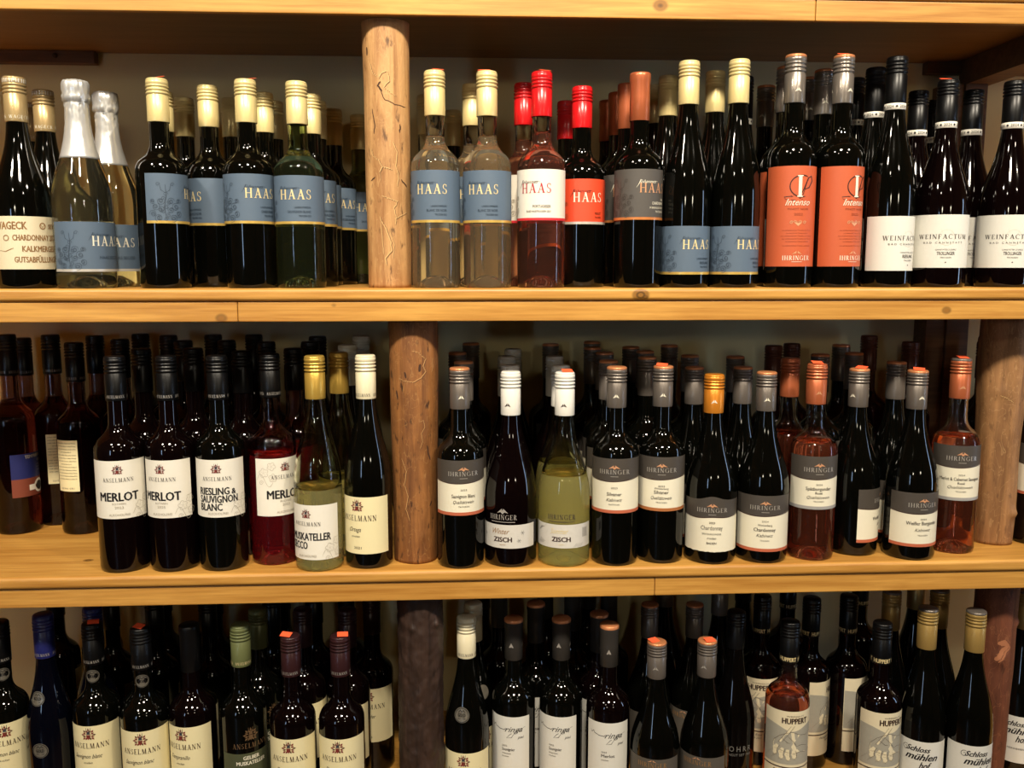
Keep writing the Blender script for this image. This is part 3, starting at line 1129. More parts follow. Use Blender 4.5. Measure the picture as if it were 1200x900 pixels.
def geck_label(B):
    L = B.patch('front_label', -.066, .058, .028, .104, PAP['ecru'])
    fl = Flat()
    fl.text('WAGECK', 'bold', .0105, -.030, .0855, w=.046)
    fl.text('SEIT 1908', 'bold', .0062, .036, .087, w=.024)
    fl.disc(.0145, .0905, .0050, 16, .0034).ribbon([(.011, .0925), (.0145, .0885), (.018, .0925)], .0012)
    fl.text('CHARDONNAY 2023', 'bold', .0080, .006, .0695, w=.066)
    fl.text('KALKMERGEL', 'bold', .0080, .010, .0535, w=.050)
    fl.text('GUTSABFÜLLUNG', 'bold', .0080, .004, .0380, w=.060)
    fl.disc(-.036, .073, .0045, 16, .0032)
    fl.ribbon([(-.048, .055), (-.038, .0535), (-.030, .057), (-.026, .0585)], .0010)
    B.ink('label_lettering', fl, INK['tan'], L)


def secco_label(B):
    haas('blue', 'pale', 'silver', .0245, .0965, [('HAAS SECCO', .0044, .036, .0185)])(B)


def int_label(B):
    h = .056
    L = B.patch('front_label', -h, h, .032, .182, PAP['orange'])
    if not B.d:
        return
    fl = Flat()
    c = .150
    fl.ribbon([(.020 * cos(t) * .9 + .004, c + .002 + .016 * sin(t)) for t in [radians(a) for a in range(60, 290, 12)]][::-1], .0016)
    fl.ribbon([(-.020, c - .017), (-.022, c - .014), (-.012, c - .013), (.002, c - .016), (.006, c - .010), (.012, c + .008)], .0012)
    fl.ribbon([(.002, c - .012), (.009, c + .002), (.014, c + .014), (.020, c + .017), (.022, c + .010), (.016, c + .000), (.008, c - .003)], .0020)
    fl.ribbon([(-.020, c - .0175), (-.008, c - .019), (.006, c - .0175)], .0010)
    B.ink('monogram', fl, INK['mono'], L)
    fl = Flat().text('I', 'serif', .032, .001, c - .014, w=.010)
    fl.text('Intenso', 'script', .0095, -.001, .1235, w=.038)
    B.ink('name_lettering', fl, INK['pale'], L, .0009)
    fl = Flat()
    fl.text('PINOT NOIR', 'sans', .0030, 0, .1165, w=.032)
    fl.text('2022', 'sans', .0034, 0, .1085, w=.013)
    for i, w in enumerate((.046, .034, .050, .046, .036, .044)):
        fl.text('aus selektionierten Trauben vom Kaiserstuhl'[:38], 'sans', .0019, 0, .0855 - i * .0042 - (.002 if i == 5 else 0), w=w)
    B.ink('small_print', fl, INK['or2'], L)
    fl = Flat()
    fl.poly([(-.006, .098), (.0, .0995), (.006, .098), (.0, .0925)])
    for q in (-1, 1):
        fl.curl(q * .010, .098, .0028, 1.4, 0, .0009)
        fl.curl(q * .004, .0995, .0022, 1.2, 2, .0009)
    fl.poly([(-.0075, .0505), (-.001, .052), (-.001, .0555)])
    fl.poly([(.001, .052), (.0075, .0505), (.001, .0555)])
    B.ink('ornament', fl, INK['copper'], L)
    fl = Flat().text('IHRINGER', 'serif', .0068, 0, .0415, w=.043)
    fl.rect(-.008, .008, .0388, .0394)
    B.ink('brand_lettering', fl, INK['pale'], L)


def wein_label(nm, z0, z1, half):
    def f(B):
        L = B.patch('front_label', -half, half, z0, z1, PAP['cool'])
        v = z1 - .0365
        fl = Flat().text('WEINFACTUM', 'serif', .0068, 0, v, w=.074)
        B.ink('brand_lettering', fl, INK['dark'], L)
        if B.d:
            fl = Flat().text('B A D   C A N N S T A T T', 'sans', .0026, 0, v - .0072, w=.058)
            fl.text('CANNSTATTER ZUCKERLE', 'sans', .0021, .004, z0 + .0265, w=.030)
            fl.text(nm, 'semi', .0048, .004, z0 + .0195, w=.0024 * len(nm) + .002)
            fl.text('TROCKEN', 'sans', .0021, .004, z0 + .0145, w=.016)
            fl.poly([(.004, z0 + .0072), (.0052, z0 + .0084), (.004, z0 + .0096), (.0028, z0 + .0084)])
            B.ink('small_print', fl, INK['dark'], L)
            fl = Flat()
            fl.disc(.004, v + .002, .012, 26, .0114)
            fl.ribbon([(-.004, v + .014), (.004, v - .008), (.012, v + .014)], .0006)
            B.ink('watermark_drawing', fl, C('faint_relief_print', 214, 208, 192, rough=.5), L, .0005)
    return f


def zisch_label(word, wcol, art):
    def f(B):
        h = .056
        z1 = .0685
        L = B.patch('front_label', -h, h, .031, z1, PAP['sil'])
        fl = Flat().text('IHRINGER', 'serif', .0080, 0, .0765, w=.045)
        fl.rect(-.020, .020, .0725, .0735)
        if art == 'snow':
            fl.poly([(-.009, .0872), (-.001, .089), (-.001, .0945)])
            fl.poly([(.001, .089), (.009, .0872), (.001, .0945)])
            fl.poly([(-.003, .0885), (0, .0855), (.003, .0885), (0, .0925)])
        B.ink('brand_lettering', fl, INK['silver' if art == 'snow' else 'dark'], None, .0004)
        fl = Flat().text(word, 'script', .0085, -.003, z1 - .0145, w=.028)
        fl.text('trocken', 'sans', .0022, 0, .036, w=.009)
        B.ink('script_lettering', fl, INK[wcol], L)
        fl = Flat().text('ZISCH', 'bold', .0072, 0, .0415, w=.030)
        B.ink('name_lettering', fl, INK['mono'], L)
        fl = Flat()
        if art == 'snow':
            for u, v in ((-.034, .051), (.032, .0555), (.026, .043)):
                for k in range(3):
                    a = k * pi / 3
                    fl.ribbon([(u - .0036 * cos(a), v - .0036 * sin(a)), (u + .0036 * cos(a), v + .0036 * sin(a))], .0010)
        else:
            for k in range(5):
                fl.rect(.036 + k * .0022, .0370 + k * .0022, .047, .062)
                fl.ribbon([(-.042 + k * .002, .055 + k * .0016), (-.036 + k * .0018, .063)], .0008)
                fl.ribbon([(-.042 + k * .002, .036), (-.036 + k * .002, .044 - k * .001)], .0008)
                fl.ribbon([(.020 + k * .003, .0325), (.025 + k * .003, .038)], .0008)
        B.ink('ornament', fl, INK['ash'], L)
        fl = Flat()
        rnd = random.Random(3)
        for k in range(16):
            u, v = -.05 + .1 * rnd.random(), .035 + .03 * rnd.random()
            a = rnd.random() * 3
            fl.ribbon([(u, v), (u + .008 * cos(a), min(.067, max(.032, v + .008 * sin(a))))], .0006)
        B.ink('relief_pattern', fl, C('faint_silver_print', 196, 192, 184, rough=.4), L, .0005)
    return f


def back_label(u0, u1, z0, z1, shade='cream', sticker=False):
    def f(B):
        L = B.patch('back_label', u0, u1, z0, z1, PAP[shade])
        fl = Flat()
        n = 13
        for i in range(n):
            v = z1 - .006 - i * (z1 - z0 - .022) / n
            fl.text('enthält Sulfite Rebsorte Anbau Erzeuger'[: 30 + (i * 7) % 9], 'sans', .0022, (u0 + u1) / 2, v, w=(u1 - u0) * (.86 if i not in (3, 7) else .5))
        fl.text('12,0 %vol   0,75 l', 'sans', .0028, (u0 + u1) / 2, z0 + .004, w=(u1 - u0) * .6)
        B.ink('small_print', fl, INK['dark'], L)
        if sticker:
            fl = Flat().poly([(u1 - .010, z1 + .004), (u1 - .001, z1 + .002), (u1 + .001, z1 + .012), (u1 - .008, z1 + .0135)])
        if sticker:
            fl = Flat()
            fl.poly([(u1 - .010, z1 + .004), (u1 - .001, z1 + .002), (u1 + .001, z1 + .012), (u1 - .008, z1 + .0135)])
            B.ink('price_sticker', fl, M_STICK, None, .0006)
    return f


def tempra_label(B):
    L = B.patch('front_label', -.040, .040, .098, .142, PAP['navy'])
    fl = Flat().text('TEMPRANILLO', 'bold', .0055, .006, .1335, w=.046)
    fl.text('ROSÉ', 'bold', .0042, .016, .1255, w=.014)
    for i in range(3):
        fl.text('trocken Pfalz', 'sans', .0024, .014, .119 - i * .005, w=.014)
    B.ink('wine_lettering', fl, INK['silver'], L)
    B.patch('lower_field', -.040, .040, .066, .098, C('rust_brown_paper', 120, 58, 40, rough=.6), L, .0003)
    fl = Flat().disc(.010, .082, .0125, 24)
    fl.rect(-.012, .0, .076, .086)
    m = B.add('medal_sticker', fl.mesh('medal_sticker', B.R, .0007), PAP['white'], None)
    fl = Flat().disc(.010, .082, .0085, 20)
    B.add('medal_centre', fl.mesh('medal_centre', B.R, .0011), INK['black'], m)


def gelb_label(B):
    L = B.patch('front_label', -.05, .05, .03, .128, PAP['olive'])
    fl = Flat().text('GELBER', 'bold', .0060, 0, .1175, w=.026)
    fl.text('MUSKATELLER', 'bold', .0060, 0, .1085, w=.048)
    B.ink('name_lettering', fl, INK['pale'], L)
    fl = Flat()
    crest(fl, 0, .158, .0105)
    fl.cur = 0
    fl.text('ANSELMANN', 'serif', .0085, 0, .1365, w=.058)
    B.ink('printed_crest', fl, [C('bronze_print', 118, 92, 66, rough=.4, metal=.3)] * 3, None, .0004)


def syr_label(nm, sub, z1):
    def f(B):
        h = .0385
        L = B.patch('front_label', -h, h, .03, z1, PAP['cool'])
        v = z1 - .026
        fl = Flat().text('ringa', 'script', .0095, .010, v, w=.030)
        fl.ribbon([(-.030, v + .010), (-.028, v + .006), (-.024, v + .010), (-.022, v + .006), (-.014, v + .0035), (-.006, v + .003), (-.003, v + .006)], .0010)
        fl.ribbon([(.012, v - .001), (.006, v - .010), (-.002, v - .011), (.004, v - .004), (.018, v + .002), (.030, v + .008)], .0008)
        fl.text('piwi', 'script', .0050, .022, v - .012, w=.011)
        B.ink('script_lettering', fl, INK['black'], L)
        fl = Flat()
        fl.text('2022', 'sans', .0026, -.016 + .006, v - .026, 'l', w=.009)
        fl.text(nm, 'semi', .0050, -.016 + .006, v - .0335, 'l', w=.022)
        for i, t in enumerate(sub):
            fl.text(t, 'sans', .0026, -.016 + .006, v - .0395 - i * .005, 'l', w=.0017 * len(t))
        B.ink('small_print', fl, INK['dark'], L)
    return f


def bburg_label(B):
    L = B.patch('front_label', -.05, .05, .03, .110, PAP['dull'])
    fl = Flat().text('IHRINGER', 'serif', .0080, 0, .0955, w=.048)
    B.ink('brand_lettering', fl, INK['tan'], L)
    fl = Flat()
    fl.poly([(-.0075, .1045), (-.001, .106), (-.001, .1085)])
    fl.poly([(.001, .106), (.0075, .1045), (.001, .1085)])
    B.ink('emblem', fl, INK['copper'], L)


def ohr_label(B):
    fl = Flat().text('D O H R R', 'sans', .0095, 0, .0845, w=.050)
    fl.text('WEINGUT SEIT 1900', 'sans', .0042, 0, .0765, w=.050)
    B.ink('printed_lettering', fl, INK['ash'], None, .0004)


def hupp_label(B):
    h = .0455
    z0, z1 = .028, .167
    L = B.patch('front_label', -h, h, z0, z1, PAP['ecru'])
    zb = lambda u: .148 - .012 * math.exp(-((u - .006) / .022) ** 2) - .004
    D = B.patch('drawing_field', -h + .001, h - .001, .073, zb, PAP['sketch'], L, .0005)
    B.patch('rule', -h, h, .0665, .0685, INK['mono'], L, .0006)
    if not B.d:
        return
    fl = Flat().text('HUPPERT', 'bold', .0095, .010, .1455, w=.044)
    fl.text('WEINGUT', 'sans', .0022, .010, .1575, w=.030)
    B.ink('brand_lettering', fl, INK['mono'], L, .0009)
    # a hand coming in from the side, fingers hanging down round a stem
    hand = [(-.026, .104), (-.024, .114), (-.015, .123), (-.004, .129), (.006, .131), (.018, .126), (.030, .124), (.043, .126), (.043, .098), (.030, .094), (.018, .096), (.010, .093), (-.002, .095), (-.012, .098), (-.020, .100)]
    fl = Flat()
    cx, cy = .008, .111
    for a, b in zip(hand, hand[1:] + hand[:1]):
        fl.poly([(cx, cy), b, a])
    fingers = [[(-.018, .106), (-.022, .099), (-.022, .091)], [(-.009, .102), (-.012, .094), (-.011, .086)], [(-.001, .100), (-.002, .091), (.000, .084)], [(.008, .099), (.009, .092), (.010, .087)]]
    for f_ in fingers:
        fl.ribbon(f_, .0084)
        fl.disc(f_[-1][0], f_[-1][1], .0040, 12)
    fl.ribbon([(.006, .143), (-.002, .130), (-.014, .112)], .0052)
    B.ink('hand_drawing', fl, PAP['ecru'], L, .0008)
    fl = Flat()
    fl.ribbon(hand, .0005)
    for f_ in fingers:
        fl.ribbon([(f_[0][0] + .0042, f_[0][1]), (f_[1][0] + .0042, f_[1][1]), (f_[2][0] + .004, f_[2][1]), (f_[2][0], f_[2][1] - .004), (f_[2][0] - .004, f_[2][1])], .0005)
        fl.ribbon([(f_[1][0] - .0024, f_[1][1]), (f_[1][0] + .0024, f_[1][1] - .0006)], .0004)
    for a in (((-.012, .120), (-.002, .112), (.012, .110)), ((-.002, .124), (.008, .114), (.013, .106)), ((.013, .106), (.022, .108), (.034, .104)), ((.003, .142), (-.005, .129), (-.017, .111)), ((.009, .142), (.001, .130), (-.010, .113))):
        fl.ribbon(list(a), .0006)
    for k in range(7):
        fl.ribbon([(-.040 + k * .004, .080 + (k % 3) * .004), (-.036 + k * .004, .086 + (k % 3) * .004)], .0003)
    fl.text('Portugieser Rosé', 'script', .0042, -.004, .0595, w=.040)
    fl.text('feinherb 2023', 'script', .0036, .002, .0535, w=.026)
    B.ink('ink_lines', fl, INK['mono'], L, .0011)


def schl_label(B):
    h = .052
    L = B.patch('front_label', -h, h, .03, .116, PAP['cool'])
    fl = Flat().text('Schloss', 'boldscript', .0090, -.002, .098, w=.038)
    fl.text('mühlen', 'boldscript', .0115, .004, .0835, w=.052)
    fl.text('hof', 'boldscript', .0115, .010, .069, w=.020)
    fl.curl(-.022, .101, .006, 1.2, 1, .0007)
    B.ink('name_lettering', fl, INK['black'], L)
    fl = Flat().text('RHEINHESSEN', 'sans', .003, 0, .055, w=.03)
    B.ink('small_print', fl, INK['dark'], L)


def diamond_cap(B, c):
    if not B.d:
        return
    z0 = .80 * B.H
    fl = Flat()
    for k in range(-2, 3):
        u = k * .0196
        fl.ribbon([(u - .0085, z0 + .006), (u, z0 + .034), (u + .0085, z0 + .006)], .0006)
        fl.ribbon([(u - .0085, z0 + .034), (u, z0 + .006), (u + .0085, z0 + .034)], .0006)
        fl.ribbon([(u - .006, z0 + .020), (u + .006, z0 + .020)], .0006)
    fl2 = Flat()
    B.ink('cap_line_pattern', fl, INK['tan'], c, .0004, .0156)


def IL(yr, *rows):
    """text rows for the two-tone labels"""
    out = [(yr, 'sans', .0030, .010, rows[0])]
    return out + list(rows[1])


BXL = dict(z1=.172, zd=.139, z0=.086)
BGL = dict(z1=.110, zd=.080, z0=.020)
GL_PALE = (0.97, 0.97, 0.93, 1)
GREENISH = (0.90, 0.95, 0.82, 1)


def clear(nm, wine, cl=GL_PALE, fill=.69, tr=.75):
    return ('clear', nm, wine, cl, fill, tr)


PINKISH = clear('clear_glass_pale_gold_wine', (0.93, 0.75, 0.50, 1), GL_PALE, .70, 0.95)
ROSE = clear('clear_glass_rose_wine', (0.78, 0.34, 0.24, 1), GL_PALE, .72, 0.975)
REDR = clear('clear_glass_red_rose_wine', (0.72, 0.04, 0.06, 1), (.92, .70, .70, 1), .525, 0.95)
SALM = clear('clear_glass_salmon_wine', (0.88, 0.24, 0.12, 1), GL_PALE, .60, 0.97)
DROS = clear('clear_glass_dark_rose_wine', (0.12, 0.025, 0.025, 1), (.50, .36, .34, 1), .66, 0.99)
YELL = clear('clear_glass_yellow_wine', (0.99, 0.90, 0.32, 1), (.97, .97, .80, 1), .47, 0.87)
MUSK = clear('clear_glass_muscat_wine', (0.99, 0.90, 0.36, 1), (.96, .95, .74, 1), .385, 0.87)
SECC = clear('clear_glass_secco_wine', (0.92, 0.88, 0.60, 1), (.92, .93, .80, 1), .66, 0.988)
GRNG = clear('green_glass_wine', (0.40, 0.50, 0.24, 1), (.56, .66, .42, 1), .66, 0.988)


def ihrcap(c='grey', top='coptop', ink='pale'):
    def f(B):
        k = B.screw(c, top)
        B.emblem_cap(k, .795 * B.H + .016, ink)
    return f


def anscap(c='black', ink='silver', top=None):
    return lambda B: B.screw(c, top, 'ANSELMANN', ink=ink)


def wfcap(B):
    B.screw('black', None, None, .80)
    B.band(.80 * B.H - .0095, .0095, PAP['white'], 'neck_band', '2024', .0012)


def wcap(text=None):
    def f(B):
        k = B.screw('white', None, None, .775)
        B.emblem_cap(k, .775 * B.H + .014, 'dark')
    return f


def silv_rows(a, b, c):
    return [('2023', 'sans', .0026, .010, .0385), (a, 'semi', .0052, .0021 * len(a) + .006, .0275), (b, 'script', .0050, .0016 * len(b) + .012, .0185), (c, 'sans', .0022, .017, .0125)]


HB = lambda: haas('blue', 'gold', 'gold', .0945, .166, hl('LANDKOMMISSÄR', 'WEISSBURGUNDER'))
K = {
    'geck': ('bg', ('dark', DARK), lambda B: B.screw('champ', None, 'WAGECK', .79, 'pale', 'white'), geck_label),
    'secco': ('sk', SECC, lambda B: B.foil(), secco_label),
    'hblue': ('bx', ('dark', DARK), lambda B: B.screw('cream'), HB()),
    'hblue2': ('bx', ('dark', DARK), lambda B: B.screw('cream'), haas('blue', 'gold', 'gold', .0945, .166, hl('LANDKOMMISSÄR', 'CHARDONNAY'))),
    'hgreen': ('bx', GRNG, lambda B: B.screw('cream'), haas('blue', 'gold', 'gold', .094, .164, hl('LANDKOMMISSÄR', 'SAUVIGNON BLANC'))),
    'bdn': ('bx', PINKISH, lambda B: B.screw('cream'), haas('blue', 'gold', 'gold', .0965, .1725, hl('LANDKOMMISSÄR', 'BLANC DE NOIR'))),
    'port': ('bx', ROSE, lambda B: B.screw('red'), haas('white', 'red', 'red', .100, .1745, [('PORTUGIESER', .0038, .027, .0185), ('ROSÉ HALBTROCKEN 2023', .0028, .037, .0118)], 'dark', 'faint', 'dark')),
    'mer': ('bx', ('dark', DARK), lambda B: B.screw('red'), haas('red', 'pale', 'silver', .096, .164, [('MERLOT', .0036, .012, .0145), ('TROCKEN', .0026, .012, .0092)], 'deep', 'or2', 'mono')),
    'grey': ('bx', ('dark', DARK), lambda B: B.capsule('copper'), haas('grey', 'copper', 'copper', .1015, .176, [('2022', .0028, .008, .029), ('CHARDONNAY', .0042, .026, .0225), ('IM BARRIQUE GEREIFT', .0028, .030, .0165), ('TROCKEN 2022', .0028, .020, .0108)], 'pale', 'dark', 'pale')),
    'rie': ('fl', ('dark', DARK), lambda B: B.screw('cream', None, None, .81), haas('blue', 'gold', 'gold', .0200, .0925, hl('LANDKOMMISSÄR', 'RIESLING'))),
    'int': ('bx', ('dark', DARK), ihrcap('silver', 'coptop', 'pale'), int_label),
    'wfr': ('fl', ('dark', DARK), wfcap, wein_label('RIESLING', .0255, .108, .066)),
    'wft': ('bg', ('dark', DRED), wfcap, wein_label('TROLLINGER', .0300, .1105, .068)),
    'merlot': ('bx', ('dark', DRED), anscap(), ans(.086, .1755, MERL)),
    'merlot2': ('bx', ('dark', DRED), anscap(), ans(.086, .1755, MERL, yr='2025')),
    'riesau': ('bx', ('dark', DARK), anscap(), ans(.086, .1755, [('RIESLING', .0108, .047, -.0285, .0355), ('&', .0085, .007, .0215, .0355), ('SAUVIGNON', .0108, .060, -.0285, .0232), ('BLANC', .0108, .036, -.0285, .0108)], sub=None)),
    'ansro': ('bx', REDR, anscap(), ans(.080, .171, MERL, vines=2, sub='ROSÉ')),
    'ansrob': ('bx', REDR, anscap(), None),
    'ansb': ('bx', ('dark', DRED), anscap(), None),
    'musk': ('fl', MUSK, lambda B: B.screw('gold', None, None, .80), ans(.0195, .1055, [('MUSKATELLER', .0112, .068, -.030, .0310), ('SECCO', .0112, .032, -.030, .0170)], sub=None, half=.052)),
    'muskb': ('fl', MUSK, lambda B: B.screw('gold', None, None, .80), None),
    'ortega': ('fl', ('dark', DARK), anscap('ivory', 'dark'), ans(.0245, .1145, None, 'cream', .052, crest_r=.0092, vines=0, script=('Ortega', .020), yr='2021')),
    'tempra': ('bx', DROS, anscap(), tempra_label),
    'trob': ('bx', DROS, anscap(), back_label(-.022, .020, .078, .168, 'cream', True)),
    'troc': ('bx', DROS, anscap(), back_label(-.016, .026, .078, .168, 'cream')),
    'tro': ('bx', DROS, anscap(), None),
    'sauvb': ('bx', ('dark', DARK), ihrcap(), ihr(**BXL, lines=silv_rows('Sauvignon Blanc', 'Qualitätswein', 'TROCKEN'), stripe='rust')),
    'silv1': ('bx', ('dark', DARK), ihrcap(), ihr(**BXL, lines=silv_rows('Silvaner', 'Kabinett', 'HALBTROCKEN'), stripe='rust')),
    'silv2': ('bx', ('dark', DARK), ihrcap(), ihr(**BXL, lines=silv_rows('Silvaner', 'Qualitätswein', 'TROCKEN') + [('Winklerberg', 'sans', .0030, .022, .0345)], stripe='brown')),
    'ihrb': ('bx', ('dark', DARK), ihrcap(), ihr(**BXL, lines=silv_rows('Silvaner', 'Kabinett', 'TROCKEN'), stripe='rust')),
    'wzisch': ('zi', ('dark', DRED), wcap(), zisch_label('Winter', 'tan', 'snow')),
    'wzb': ('zi', ('dark', DRED), wcap(), None),
    'szisch': ('zi', YELL, wcap(), zisch_label('Sommer', 'gold', 'lines')),
    'szb': ('zi', YELL, wcap(), None),
    'chard1': ('bg', ('dark', DARK), ihrcap('orange', None, 'pale'), ihr(z1=.104, zd=.077, z0=.021, lines=[('2023', 'semi', .0030, .009, .0455), ('Chardonnay', 'sans', .0066, .034, .0355), ('SPÄTBURGUNDER', 'sans', .0026, .030, .0275), ('trocken', 'script', .0036, .014, .0205), ('BADEN', 'semi', .0032, .015, .0125)], stripe=None, hump=.006, torn=True)),
    'chard2': ('bg', ('dark', DARK), ihrcap(), ihr(**BGL, lines=[('2024', 'sans', .0026, .010, .0475), ('Winklerberg', 'sans', .0034, .022, .0410), ('Chardonnay', 'semi', .0054, .034, .0325), ('Kabinett', 'script', .0050, .026, .0235), ('TROCKEN', 'sans', .0022, .014, .0165)], stripe='rust')),
    'ihrgb': ('bg', ('dark', DARK), ihrcap(), ihr(**BGL, lines=[], stripe='rust')),
    'spaet': ('bx', SALM, ihrcap('copper', None, 'copper'), ihr(z1=.170, zd=.136, z0=.085, lines=[('2024', 'sans', .0026, .010, .0385), ('Spätburgunder', 'semi', .0052, .040, .0305), ('Rosé', 'semi', .0038, .011, .0245), ('Qualitätswein', 'script', .0046, .036, .0170), ('TROCKEN', 'sans', .0022, .016, .0115)], stripe='ash')),
    'rosb': ('bx', SALM, ihrcap('copper', None, 'copper'), None),
    'rosc': ('bx', DROS, ihrcap('brown', None, 'copper'), None),
    'rosd': ('bx', ('dark', DRED), ihrcap('brown', None, 'copper'), ihr(**BXL, lines=[], stripe='rust')),
    'weissb': ('bg', ('dark', DARK), ihrcap(), ihr(z1=.111, zd=.080, z0=.0235, lines=[('2024', 'sans', .0026, .010, .0435), ('Weißer Burgunder', 'semi', .0056, .052, .0355), ('Kabinett', 'script', .0050, .026, .0250), ('TROCKEN', 'sans', .0022, .016, .0175)], stripe='rust')),
    'cab': ('bx', SALM, ihrcap('copper', 'grey', 'copper'), ihr(z1=.180, zd=.147, z0=.090, lines=[('2024', 'sans', .0026, .010, .0405), ('Merlot & Cabernet Sauvignon', 'semi', .0052, .066, .0325), ('Rosé', 'semi', .0038, .011, .0265), ('Qualitätswein', 'script', .0046, .040, .0195), ('TROCKEN', 'sans', .0022, .016, .0135)], stripe='ash')),
    'bsauv': ('bx', ('dark', DARK), anscap(), lambda B: (ans(.06, .172, None, 'cream', .052, crest_r=.0098, vines=0, script=('Sauvignon blanc', .046))(B), B.medal(.002, .742 * B.H, .0108))),
    'bsaub': ('bx', ('dark', DARK), anscap(), ans(.06, .16, None, 'cream', .052, crest_r=.0098, vines=0, script=('Riesling', .026))),
    'btemp': ('bx', ('dark', DRED), lambda B: B.capsule('black', None, .77), ans(.06, .174, None, 'cream', .050, crest_r=.0098, vines=0, script=('Tempranillo', .034))),
    'bred': ('bx', ('dark', DRED), anscap('plum'), ans(.06, .160, None, 'cream', .050, crest_r=.0098, vines=0, script=('Dornfelder', .034))),
    'bort': ('fl', ('dark', DARK), anscap('ivory', 'dark'), lambda B: (ans(.02, .111, None, 'cream', .052, crest_r=.0098, vines=0, script=('Ortega', .020))(B), B.medal(-.003, .175, .0125))),
    'gelb': ('bx', ('dark', DARK), anscap('green', 'gold'), gelb_label),
    'blue': ('fl', ('dark', DBLU), anscap('blue'), lambda B: (B.medal(-.004, .212, .0115), B.medal(.002, .130, .0125))),
    'syr1': ('bx', ('dark', DARK), lambda B: B.capsule('char', 'coptop', .78, 'silver'), syr_label('Souvignier', ('Weisswein', 'trocken'), .158)),
    'syr2': ('bx', ('dark', DRED), lambda B: B.capsule('char', 'coptop', .78, 'silver'), syr_label('Merlot', ('trocken',), .161)),
    'bburg': ('bg', ('dark', DARK), ihrcap('grey', 'coptop', 'silver'), bburg_label),
    'ohr': ('bg', ('dark', DBRN), lambda B: B.screw('black', None, None, .80), ohr_label),
    'hupro': ('bx', SALM, lambda B: B.screw('black', None, 'HUPPERT', .775, 'gold'), hupp_label),
    'hupp': ('bx', ('dark', DRED), lambda B: B.screw('black', None, 'HUPPERT', .775, 'gold'), hupp_label),
    'schl': ('fl', ('dark', DARK), lambda B: diamond_cap(B, B.screw('dgold', 'grey', None, .795)), schl_label),
}
_bc = {}


def bottle_parts(kind, H, R, detail):
    key = (kind, round(H, 3), round(R, 4), detail)
    if key not in _bc:
        shape, glass, capf, labf = K[kind]
        B = Bottle(H, R, detail)
        B.body(shape, glass)
        capf(B)
        if labf:
            labf(B)
        _bc[key] = B.parts
    return _bc[key]


